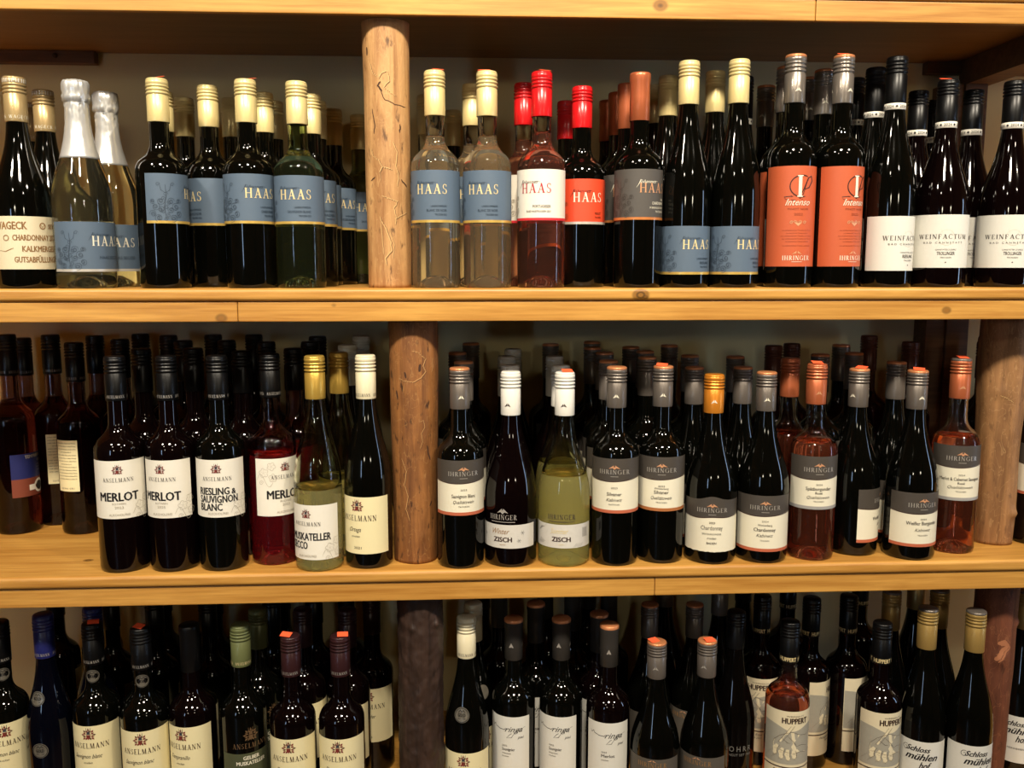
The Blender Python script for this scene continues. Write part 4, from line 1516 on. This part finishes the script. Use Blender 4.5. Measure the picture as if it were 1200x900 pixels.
STICK = box_mesh('price_sticker', -.0085, .0085, -.006, .006, 0, .0005)
STICK.materials.append(M_STICK)
GROUP = {'t': 'wine bottles on the upper shelf', 'm': 'wine bottles on the middle shelf', 'b': 'wine bottles on the lowest shelf'}
TABLE = [
 ("t","geck",-0.6477,0.0450,0.304,0.0410,40,1,"dark bottle with gold cap and cream text label at the shelf end"),
 ("t","geck",-0.6506,0.1432,0.304,0.0410,13,0,"gold-capped bottle, first bottle behind the cream text-label bottle"),
 ("t","geck",-0.7266,0.2598,0.304,0.0410,32,0,"gold-capped bottle, second bottle behind the cream text-label bottle"),
 ("t","secco",-0.5611,0.0455,0.300,0.0425,66,1,"sparkling wine bottle with silver foil neck and blue label, standing in front"),
 ("t","secco",-0.5536,0.1371,0.300,0.0425,34,0,"silver-foiled bottle, first bottle behind the silver-foiled sparkling bottle"),
 ("t","hblue",-0.4443,0.0450,0.304,0.0365,109,3,"dark bottle whose blue label turns its flower drawing forward, beside the sparkling wine"),
 ("t","hblue",-0.4646,0.1317,0.302,0.0365,15,0,"cream-capped bottle, first bottle behind the blue-label bottle with flower drawing"),
 ("t","hblue",-0.4533,0.2051,0.305,0.0365,27,0,"cream-capped bottle, second bottle behind the blue-label bottle with flower drawing"),
 ("t","hblue",-0.3916,0.1189,0.309,0.0365,-46,1,"dark blue-label bottle set slightly back, its brand lettering half hidden"),
 ("t","hblue",-0.3847,0.2333,0.310,0.0365,26,0,"cream-capped bottle, first bottle behind the set-back blue-label bottle"),
 ("t","hblue2",-0.3169,0.0450,0.304,0.0365,40,3,"dark blue-label Chardonnay bottle standing next to the green-glass bottle"),
 ("t","hblue",-0.3125,0.1457,0.304,0.0365,-9,0,"cream-capped bottle, first bottle behind the blue-label Chardonnay bottle"),
 ("t","hblue",-0.3115,0.2209,0.304,0.0365,-13,0,"cream-capped bottle, second bottle behind the blue-label Chardonnay bottle"),
 ("t","hgreen",-0.2425,0.0450,0.302,0.0365,-0,1,"green-glass Sauvignon Blanc bottle with blue label and cream cap"),
 ("t","hblue",-0.2362,0.1343,0.300,0.0365,34,0,"cream-capped bottle, first bottle behind the green-glass blue-label bottle"),
 ("t","hblue",-0.2381,0.2085,0.303,0.0365,-1,0,"cream-capped bottle, second bottle behind the green-glass blue-label bottle"),
 ("t","hblue",-0.2220,0.2809,0.302,0.0365,38,0,"cream-capped bottle, third bottle behind the green-glass blue-label bottle"),
 ("t","hgreen",-0.1845,0.3449,0.303,0.0365,26,0,"green-glass bottle mostly hidden by the log post, fourth bottle behind the green-glass blue-label bottle"),
 ("t","bdn",-0.0387,0.0420,0.319,0.0365,-8,3,"clear blue-label bottle with cream cap touching the upper log post"),
 ("t","bdn",-0.0590,0.2369,0.319,0.0365,-9,0,"clear cream-capped bottle, first bottle behind the clear blue-label bottle touching the log post"),
 ("t","hblue",-0.0155,0.3550,0.314,0.0365,35,0,"dim cream-capped bottle, second bottle behind the clear blue-label bottle touching the log post"),
 ("t","bdn",0.0391,0.0420,0.319,0.0365,-12,3,"clear blue-label bottle with cream cap beside the white-label rosé"),
 ("t","bdn",0.0180,0.1377,0.319,0.0365,3,0,"clear cream-capped bottle, first bottle behind the clear blue-label bottle beside the rosé"),
 ("t","port",0.1211,0.0412,0.319,0.0365,-18,3,"rosé bottle with glossy red cap and white label with red lettering"),
 ("t","port",0.1002,0.1264,0.319,0.0365,26,0,"red-capped rosé, first bottle behind the white-label red-capped rosé"),
 ("t","mer",0.1867,0.0758,0.305,0.0365,10,1,"dark bottle with bright red label and glossy red cap"),
 ("t","mer",0.1767,0.1998,0.305,0.0365,19,0,"red-capped bottle, first bottle behind the red-label red-capped bottle"),
 ("t","grey",0.2702,0.0450,0.320,0.0365,29,1,"dark bottle with smooth copper capsule and dark grey label"),
 ("t","grey",0.2659,0.1270,0.320,0.0365,-7,0,"copper-capsule bottle, first bottle behind the grey-label copper-capsule bottle"),
 ("t","grey",0.2632,0.2011,0.320,0.0365,4,0,"copper-capsule bottle, second bottle behind the grey-label copper-capsule bottle"),
 ("t","grey",0.2586,0.2752,0.320,0.0365,-25,0,"copper-capsule bottle, third bottle behind the grey-label copper-capsule bottle"),
 ("t","rie",0.3447,0.0450,0.338,0.0368,17,1,"slender dark bottle with cream cap and low blue label, beside the grey label"),
 ("t","rie",0.3367,0.1501,0.338,0.0368,0,0,"cream-capped flute, first bottle behind the blue-label flute beside the grey label"),
 ("t","rie",0.3329,0.2275,0.338,0.0368,15,0,"cream-capped flute, second bottle behind the blue-label flute beside the grey label"),
 ("t","rie",0.4215,0.0450,0.341,0.0368,27,1,"slender dark bottle with cream cap and low blue label, beside the orange label"),
 ("t","rie",0.4077,0.1264,0.341,0.0368,-9,0,"cream-capped flute, first bottle behind the blue-label flute beside the orange label"),
 ("t","wfr",0.4678,0.1708,0.342,0.0368,2,0,"black-capped bottle, second bottle behind the blue-label flute beside the orange label"),
 ("t","int",0.5078,0.0450,0.349,0.0365,-0,1,"tall dark bottle with full orange label and silver cap beside the slender bottles"),
 ("t","int",0.5205,0.1181,0.347,0.0365,-4,0,"silver-capped bottle, first bottle behind the orange-label bottle beside the slender flute"),
 ("t","int",0.5419,0.2809,0.349,0.0365,-40,0,"silver-capped bottle, second bottle behind the orange-label bottle beside the slender flute"),
 ("t","int",0.5923,0.2149,0.350,0.0365,-0,0,"silver-capped bottle, third bottle behind the orange-label bottle beside the slender flute"),
 ("t","int",0.5825,0.0450,0.349,0.0365,21,3,"tall dark bottle with orange label turned sideways, beside the white Riesling label"),
 ("t","int",0.5912,0.1407,0.348,0.0365,-11,0,"silver-capped bottle, first bottle behind the orange-label bottle beside the Riesling"),
 ("t","wfr",0.6720,0.2071,0.349,0.0365,-30,0,"black-capped bottle, second bottle behind the orange-label bottle beside the Riesling"),
 ("t","wfr",0.6656,0.0450,0.348,0.0372,20,1,"slender Riesling bottle with black cap, white neck band and white label"),
 ("t","wfr",0.6680,0.1218,0.348,0.0372,-48,0,"black-capped banded bottle, first bottle behind the white-label Riesling"),
 ("t","wft",0.7486,0.0460,0.315,0.0405,-19,3,"sloping-shouldered Trollinger bottle with white label, beside the Riesling"),
 ("t","wft",0.7463,0.1329,0.315,0.0405,0,0,"black-capped banded bottle, first bottle behind the Trollinger beside the Riesling"),
 ("t","wft",0.8152,0.2140,0.315,0.0405,-24,0,"black-capped banded bottle, second bottle behind the Trollinger beside the Riesling"),
 ("t","wft",0.8542,0.0459,0.315,0.0405,-19,1,"sloping-shouldered Trollinger bottle with white label at the shelf end, cut off"),
 ("t","wft",0.8347,0.1258,0.316,0.0405,-11,0,"black-capped banded bottle, first bottle behind the Trollinger at the shelf end"),
 ("m","merlot",-0.5296,0.0490,0.331,0.0365,13,1,"alcohol-free Merlot bottle next to the empty stretch of shelf"),
 ("m","ansb",-0.5156,0.1246,0.335,0.0365,47,0,"black-capped bottle, first bottle behind the Merlot next to the empty shelf stretch"),
 ("m","ansb",-0.5966,0.3580,0.342,0.0365,37,0,"black-capped bottle, second bottle behind the Merlot next to the empty shelf stretch"),
 ("m","merlot2",-0.4526,0.0490,0.331,0.0365,-9,1,"alcohol-free Merlot bottle between another Merlot and the Riesling blend"),
 ("m","ansb",-0.4356,0.1319,0.335,0.0365,47,0,"black-capped bottle, first bottle behind the Merlot beside the Riesling blend"),
 ("m","ansb",-0.4824,0.2362,0.339,0.0365,16,0,"black-capped bottle, second bottle behind the Merlot beside the Riesling blend"),
 ("m","ansb",-0.5334,0.3191,0.342,0.0365,41,0,"black-capped bottle, third bottle behind the Merlot beside the Riesling blend"),
 ("m","riesau",-0.3764,0.0487,0.331,0.0365,3,1,"dark bottle with white Riesling and Sauvignon Blanc label, black cap"),
 ("m","ansb",-0.3570,0.1249,0.331,0.0365,15,0,"black-capped bottle, first bottle behind the Riesling and Sauvignon Blanc bottle"),
 ("m","ansb",-0.4082,0.2355,0.339,0.0365,46,0,"black-capped bottle, second bottle behind the Riesling and Sauvignon Blanc bottle"),
 ("m","ansb",-0.4565,0.3308,0.342,0.0365,43,0,"black-capped bottle, third bottle behind the Riesling and Sauvignon Blanc bottle"),
 ("m","ansro",-0.3014,0.0725,0.331,0.0365,41,1,"red-glowing rosé Merlot bottle with black cap and white label"),
 ("m","ansrob",-0.2771,0.1426,0.333,0.0365,-9,0,"black-capped rosé, first bottle behind the red-glowing Merlot rosé"),
 ("m","ansb",-0.3367,0.2160,0.338,0.0365,-5,0,"black-capped bottle, second bottle behind the red-glowing Merlot rosé"),
 ("m","ansb",-0.3823,0.3279,0.342,0.0365,1,0,"black-capped bottle, third bottle behind the red-glowing Merlot rosé"),
 ("m","musk",-0.2265,0.0390,0.331,0.0370,-22,1,"pale yellow slender Muskateller bottle with gold cap and white label"),
 ("m","muskb",-0.1994,0.1091,0.329,0.0370,41,0,"gold-capped bottle, first bottle behind the gold-capped Muskateller"),
 ("m","ansb",-0.2620,0.2168,0.338,0.0370,11,0,"black-capped bottle, second bottle behind the gold-capped Muskateller"),
 ("m","ansb",-0.2613,0.2942,0.341,0.0370,22,0,"black-capped bottle, third bottle behind the gold-capped Muskateller"),
 ("m","ortega",-0.1500,0.0480,0.331,0.0370,-22,1,"dark slender Ortega bottle with cream cap and cream label beside the log post"),
 ("m","ortega",-0.1942,0.1842,0.335,0.0370,0,0,"cream-capped bottle, first bottle behind the cream-capped Ortega"),
 ("m","ortega",-0.1846,0.3055,0.341,0.0370,12,0,"cream-capped bottle, second bottle behind the cream-capped Ortega"),
 ("m","tempra",-0.7911,0.2610,0.349,0.0365,76,0,"dark rosé bottle with navy label and round white medal sticker"),
 ("m","trob",-0.7410,0.3157,0.344,0.0365,29,0,"dark rosé bottle showing a cream back label with small orange sticker"),
 ("m","trob",-0.8070,0.3496,0.336,0.0365,30,0,"dark rosé bottle with shaded cream back label beside the navy-label one"),
 ("m","troc",-0.6756,0.2561,0.335,0.0365,-25,0,"dark rosé bottle beside the Merlot, its cream label seen edge-on"),
 ("m","tro",-0.6799,0.3579,0.339,0.0365,142,0,"black-capped rosé bottle behind the one with edge-on cream label"),
 ("m","tro",-0.6071,0.2845,0.338,0.0365,140,0,"black-capped rosé bottle half hidden behind the end Merlot bottle"),
 ("m","sauvb",-0.0048,0.0398,0.311,0.0365,8,1,"Sauvignon Blanc bottle with grey cap and two-tone label beside the log post"),
 ("m","ihrb",0.0017,0.1137,0.313,0.0365,-2,0,"grey-capped bottle, first bottle behind the Sauvignon Blanc by the log post"),
 ("m","ihrb",-0.0088,0.2043,0.319,0.0365,-4,0,"grey-capped bottle, second bottle behind the Sauvignon Blanc by the log post"),
 ("m","ihrb",0.0160,0.3349,0.324,0.0365,10,0,"grey-capped bottle, third bottle behind the Sauvignon Blanc by the log post"),
 ("m","wzisch",0.0748,0.0473,0.304,0.0412,-21,1,"dark red bulbous bottle with white cap and low snowflake label"),
 ("m","wzb",0.0787,0.1308,0.304,0.0412,7,0,"white-capped bottle, first bottle behind the white-capped dark red bottle"),
 ("m","wzb",0.0765,0.2143,0.311,0.0412,26,0,"white-capped bottle, second bottle behind the white-capped dark red bottle"),
 ("m","wzb",0.0924,0.2964,0.316,0.0412,13,0,"white-capped bottle, third bottle behind the white-capped dark red bottle"),
 ("m","szisch",0.1595,0.0438,0.303,0.0412,-12,3,"pale yellow bulbous bottle with white cap and low silvery label"),
 ("m","szb",0.1622,0.1284,0.304,0.0412,24,0,"white-capped yellow bottle, first bottle behind the white-capped pale yellow bottle"),
 ("m","wzb",0.1607,0.2119,0.311,0.0412,21,0,"white-capped bottle, second bottle behind the white-capped pale yellow bottle"),
 ("m","ihrb",0.1673,0.3551,0.320,0.0412,29,0,"dark-capped bottle, third bottle behind the white-capped pale yellow bottle"),
 ("m","silv1",0.2405,0.0391,0.311,0.0365,-12,1,"dark Silvaner bottle with two-tone label and red stripe beside the yellow bottle"),
 ("m","ihrb",0.2395,0.1133,0.313,0.0365,6,0,"grey-capped bottle, first bottle behind the Silvaner beside the yellow bottle"),
 ("m","ihrb",0.2451,0.1920,0.319,0.0365,-24,0,"grey-capped bottle, second bottle behind the Silvaner beside the yellow bottle"),
 ("m","ihrb",0.2349,0.2655,0.321,0.0365,18,0,"grey-capped bottle, third bottle behind the Silvaner beside the yellow bottle"),
 ("m","ihrb",0.2462,0.3533,0.324,0.0365,25,0,"grey-capped bottle, fourth bottle behind the Silvaner beside the yellow bottle"),
 ("m","silv2",0.3156,0.0470,0.311,0.0365,-11,3,"dark Silvaner bottle with two-tone label and brown stripe beside the orange-capped bottle"),
 ("m","ihrb",0.3088,0.1396,0.316,0.0365,18,0,"grey-capped bottle, first bottle behind the Silvaner beside the orange-capped bottle"),
 ("m","ihrb",0.3200,0.2130,0.319,0.0365,-2,0,"grey-capped bottle, second bottle behind the Silvaner beside the orange-capped bottle"),
 ("m","ihrb",0.3084,0.2862,0.320,0.0365,7,0,"grey-capped bottle, third bottle behind the Silvaner beside the orange-capped bottle"),
 ("m","ihrb",0.3820,0.2955,0.322,0.0365,-25,0,"grey-capped bottle, fourth bottle behind the Silvaner beside the orange-capped bottle"),
 ("m","chard1",0.3963,0.0425,0.298,0.0405,-12,1,"Chardonnay bottle with shiny orange-gold cap and torn-edged label"),
 ("m","ihrgb",0.3854,0.1240,0.300,0.0405,10,0,"grey-capped bottle, first bottle behind the orange-capped Chardonnay"),
 ("m","ihrb",0.3979,0.2052,0.312,0.0405,-5,0,"grey-capped bottle, second bottle behind the orange-capped Chardonnay"),
 ("m","chard2",0.4803,0.0428,0.301,0.0405,-11,1,"Chardonnay bottle with grey cap and red-brown striped label"),
 ("m","ihrgb",0.4676,0.1240,0.300,0.0405,-26,0,"grey-capped bottle, first bottle behind the grey-capped Chardonnay"),
 ("m","ihrgb",0.4807,0.2106,0.309,0.0405,-38,0,"grey-capped bottle, second bottle behind the grey-capped Chardonnay"),
 ("m","spaet",0.5628,0.0468,0.313,0.0365,-5,3,"pink Spätburgunder rosé bottle with copper cap and two-tone label"),
 ("m","rosb",0.5459,0.1190,0.315,0.0365,6,0,"copper-capped rosé, first bottle behind the pink Spätburgunder rosé"),
 ("m","rosc",0.5631,0.2519,0.324,0.0365,15,0,"brown-capped rosé, second bottle behind the pink Spätburgunder rosé"),
 ("m","rosc",0.6158,0.3041,0.323,0.0365,-40,0,"brown-capped rosé, third bottle behind the pink Spätburgunder rosé"),
 ("m","weissb",0.6423,0.0700,0.302,0.0400,63,3,"dark bottle with two-tone label turned almost away, beside the pink rosé"),
 ("m","ihrb",0.6125,0.1592,0.317,0.0400,1,0,"grey-capped bottle, first bottle behind the bottle with label turned away"),
 ("m","ihrb",0.6970,0.2729,0.323,0.0400,-24,0,"dark-capped bottle, second bottle behind the bottle with label turned away"),
 ("m","ihrb",0.6866,0.1924,0.316,0.0400,-40,0,"grey-capped bottle, third bottle behind the bottle with label turned away"),
 ("m","rosc",0.7886,0.3580,0.333,0.0400,-32,0,"brown-capped bottle, fourth bottle behind the bottle with label turned away"),
 ("m","weissb",0.7256,0.0427,0.302,0.0400,3,3,"dark Weißer Burgunder bottle with grey cap and two-tone label"),
 ("m","ihrgb",0.7300,0.1238,0.307,0.0400,-5,0,"grey-capped bottle, first bottle behind the Weißer Burgunder"),
 ("m","rosc",0.8395,0.2947,0.326,0.0400,0,0,"brown-capped rosé, second bottle behind the Weißer Burgunder"),
 ("m","cab",0.8101,0.0680,0.318,0.0365,-12,3,"rosé bottle with copper cap and Cabernet label beside the barkless post"),
 ("m","rosd",0.9545,0.2431,0.330,0.0365,-53,0,"brown-capped dark bottle, first bottle behind the rosé with Cabernet label"),
 ("m","rosd",0.9936,0.3061,0.334,0.0365,-19,0,"brown-capped dark bottle, second bottle behind the rosé with Cabernet label"),
 ("m","rosd",1.0591,0.3410,0.330,0.0365,-54,0,"brown-capped dark bottle, third bottle behind the rosé with Cabernet label"),
 ("m","rosd",0.9754,0.1000,0.331,0.0365,-14,0,"dark bottle just past the barkless log post at the frame edge"),
 ("b","bsauv",-0.7546,0.0940,0.331,0.0365,23,1,"dark bottle with cream label cut off beside the blue-capped bottle"),
 ("b","blue",-0.6802,0.0865,0.345,0.0370,-5,1,"slender midnight-blue bottle with blue cap and silver medals"),
 ("b","blue",-0.6292,0.1527,0.330,0.0370,41,0,"blue-capped bottle, first bottle behind the midnight-blue slender bottle"),
 ("b","bsauv",-0.6016,0.0810,0.331,0.0365,-1,3,"Sauvignon blanc bottle with medal on its neck, beside the midnight-blue bottle"),
 ("b","bsaub",-0.5445,0.1283,0.291,0.0365,15,0,"black-capped bottle, first bottle behind the Sauvignon blanc beside the blue bottle"),
 ("b","bsauv",-0.5173,0.0588,0.331,0.0365,6,3,"Sauvignon blanc bottle with medal and bright orange price sticker on cap"),
 ("b","bsaub",-0.4606,0.1366,0.286,0.0365,45,0,"black-capped bottle, first bottle behind the Sauvignon blanc with bright sticker"),
 ("b","btemp",-0.4428,0.0646,0.331,0.0365,-15,1,"Tempranillo bottle with smooth black capsule and cream label"),
 ("b","gelb",-0.3609,0.0614,0.331,0.0365,30,1,"dark bottle with olive-green cap and green Gelber Muskateller label"),
 ("b","gelb",-0.3489,0.1346,0.328,0.0365,47,0,"green-capped bottle, first bottle behind the green-capped bottle"),
 ("b","bred",-0.2779,0.0436,0.318,0.0365,-2,3,"dark bottle with plum cap and orange sticker beside the green-capped bottle"),
 ("b","bred",-0.2778,0.1560,0.318,0.0365,16,0,"plum-capped bottle, first bottle behind the plum-capped bottle beside the green cap"),
 ("b","bred",-0.1991,0.0395,0.318,0.0365,-4,3,"dark bottle with plum cap and orange sticker next to the bark post"),
 ("b","bred",-0.2004,0.1439,0.321,0.0365,-12,0,"plum-capped bottle, first bottle behind the plum-capped bottle next to the post"),
 ("b","bred",-0.1657,0.2095,0.315,0.0365,-9,0,"plum-capped bottle, second bottle behind the plum-capped bottle next to the post"),
 ("b","bort",0.0030,0.0735,0.331,0.0370,-10,1,"dark slender bottle with cream cap and round silver medal by the bark post"),
 ("b","bort",0.0154,0.1476,0.326,0.0370,34,0,"cream-capped bottle, first bottle behind the cream-capped bottle by the bark post"),
 ("b","syr1",0.0826,0.0991,0.316,0.0365,-19,1,"dark bottle with white handwritten-style label, beside the cream-capped bottle"),
 ("b","syr1",0.1255,0.1665,0.316,0.0365,-11,0,"copper-topped white-label bottle, first bottle behind the white-label bottle beside the cream cap"),
 ("b","syr1",0.1627,0.0947,0.316,0.0365,-22,1,"dark bottle with white handwritten-style label, middle one of three alike"),
 ("b","syr2",0.2389,0.0647,0.316,0.0365,-10,1,"dark Merlot bottle with white handwritten-style label and copper cap top"),
 ("b","syr2",0.2335,0.1387,0.306,0.0365,-29,0,"copper-topped bottle, first bottle behind the white-label Merlot"),
 ("b","bburg",0.3141,0.0431,0.294,0.0405,-18,3,"dark bottle with grey cap and orange sticker beside the white-label Merlot"),
 ("b","bburg",0.3338,0.1937,0.299,0.0405,-1,0,"copper-topped bottle, first bottle behind the stickered grey-capped bottle beside the Merlot"),
 ("b","bburg",0.3977,0.0435,0.294,0.0405,-33,3,"dark bottle with grey cap and orange sticker beside the all-black bottle"),
 ("b","bburg",0.4160,0.1948,0.297,0.0405,-38,0,"copper-topped bottle, first bottle behind the stickered grey-capped bottle beside the black one"),
 ("b","ohr",0.4628,0.1000,0.320,0.0365,-3,1,"all-black bottle with black cap and grey lettering, in shade"),
 ("b","hupro",0.5474,0.0748,0.311,0.0365,-13,1,"rosé bottle with black cap and cream label drawn with pouring hands"),
 ("b","hupp",0.5401,0.1942,0.311,0.0365,-32,0,"black-capped bottle, first bottle behind the rosé with the drawn hands"),
 ("b","hupp",0.6244,0.1765,0.311,0.0365,53,0,"black-capped bottle, second bottle behind the rosé with the drawn hands"),
 ("b","hupp",0.6998,0.0603,0.311,0.0365,-2,1,"dark bottle with black cap and cream label drawn with hands"),
 ("b","hupp",0.6977,0.1875,0.310,0.0365,46,0,"black-capped bottle, first bottle behind the dark bottle with the drawn hands"),
 ("b","schl",0.7505,0.1354,0.337,0.0365,-27,0,"gold-capped bottle, second bottle behind the dark bottle with the drawn hands"),
 ("b","schl",0.7743,0.0560,0.336,0.0370,-29,1,"dark slender bottle with patterned gold cap beside the drawn-hands label"),
 ("b","schl",0.8401,0.1405,0.336,0.0370,-18,0,"gold-capped bottle, first bottle behind the gold-capped bottle beside the drawn hands"),
 ("b","schl",0.8478,0.0401,0.336,0.0370,-3,1,"dark slender bottle with patterned gold cap beside the reddish log post"),
 ("b","schl",0.9898,0.1273,0.336,0.0370,-34,1,"dark slender gold-capped bottle on the far side of the reddish log post"),
 ("b","schl",0.9622,0.1973,0.324,0.0370,-17,0,"white-label bottle mostly hidden, first bottle behind the gold-capped bottle past the log post"),
 ("b","bsaub",-0.7561,0.2981,0.326,0.0370,148,0,"dark bottle, second bottle behind the midnight-blue slender bottle"),
 ("b","bsaub",-0.6340,0.2400,0.325,0.0365,128,0,"dark bottle, second bottle behind the Sauvignon blanc beside the blue bottle"),
 ("b","bsaub",-0.6895,0.3319,0.324,0.0365,252,0,"dark bottle, third bottle behind the Sauvignon blanc beside the blue bottle"),
 ("b","bsaub",-0.5496,0.2200,0.325,0.0365,166,0,"dark bottle, second bottle behind the Sauvignon blanc with bright sticker"),
 ("b","bsaub",-0.5638,0.3100,0.325,0.0365,263,0,"dark bottle, third bottle behind the Sauvignon blanc with bright sticker"),
 ("b","bsaub",-0.4543,0.2106,0.321,0.0365,251,0,"dark bottle, first bottle behind the Tempranillo bottle"),
 ("b","bsaub",-0.4643,0.2900,0.325,0.0365,172,0,"dark bottle, second bottle behind the Tempranillo bottle"),
 ("b","bsaub",-0.3444,0.2199,0.325,0.0365,181,0,"dark bottle, second bottle behind the green-capped bottle"),
 ("b","bsaub",-0.2714,0.2329,0.328,0.0365,188,0,"dark bottle, second bottle behind the plum-capped bottle beside the green cap"),
 ("b","bsaub",-0.3432,0.3100,0.325,0.0365,208,0,"dark bottle, third bottle behind the plum-capped bottle beside the green cap"),
 ("b","bsaub",-0.2209,0.2873,0.322,0.0365,197,0,"dark bottle, third bottle behind the plum-capped bottle next to the post"),
 ("b","syr2",0.0632,0.2200,0.325,0.0370,182,0,"dark bottle, second bottle behind the cream-capped bottle by the bark post"),
 ("b","syr2",0.0343,0.3100,0.325,0.0370,192,0,"dark bottle, third bottle behind the cream-capped bottle by the bark post"),
 ("b","syr2",0.1508,0.2618,0.324,0.0365,236,0,"dark bottle, second bottle behind the white-label bottle beside the cream cap"),
 ("b","syr2",0.1948,0.2020,0.324,0.0365,169,0,"dark bottle, first bottle behind the middle white-label bottle"),
 ("b","syr2",0.2369,0.3013,0.325,0.0365,157,0,"dark bottle, second bottle behind the middle white-label bottle"),
 ("b","syr2",0.2663,0.2331,0.321,0.0365,198,0,"dark bottle, second bottle behind the white-label Merlot"),
 ("b","bburg",0.3833,0.2900,0.325,0.0405,122,0,"dark bottle, second bottle behind the stickered grey-capped bottle beside the Merlot"),
 ("b","bburg",0.4776,0.2493,0.321,0.0405,129,0,"dark bottle, second bottle behind the stickered grey-capped bottle beside the black one"),
 ("b","ohr",0.5383,0.3000,0.325,0.0365,229,0,"dark bottle, first bottle behind the all-black bottle"),
 ("b","hupp",0.6197,0.2800,0.325,0.0365,157,0,"dark bottle, third bottle behind the rosé with the drawn hands"),
 ("b","hupp",0.7658,0.2900,0.325,0.0365,157,0,"dark bottle, third bottle behind the dark bottle with the drawn hands"),
 ("b","schl",0.8551,0.2500,0.325,0.0370,74,0,"dark bottle, second bottle behind the gold-capped bottle beside the drawn hands"),
]
for s, kind, X, Y, H, R, phi, flag, lab in TABLE:
    root = bpy.data.objects.new('wine_bottle', None)
    root.location = (X, Y, SZ[s])
    root.rotation_euler = (0, 0, radians(phi))
    COL.objects.link(root)
    tag(root, lab, 'bottle', GROUP[s])
    objs = []
    for nm, me, par, pl in bottle_parts(kind, H, R, 1 if flag & 1 or s == 't' or kind in ('hupp', 'trob', 'troc', 'tempra', 'blue', 'schl') else 0):
        o = bpy.data.objects.new(nm, me)
        COL.objects.link(o)
        o.parent = root if par is None else objs[par]
        objs.append(o)
    if flag & 2:
        st = bpy.data.objects.new('price_sticker', STICK)
        COL.objects.link(st)
        st.parent = root
        a = random.uniform(-1.2, 1.2) - radians(phi)
        st.location = (.006 * sin(a * 3), -.003, H + .0022)
        st.rotation_euler = (radians(14), radians(3), -radians(phi) + a * .4)
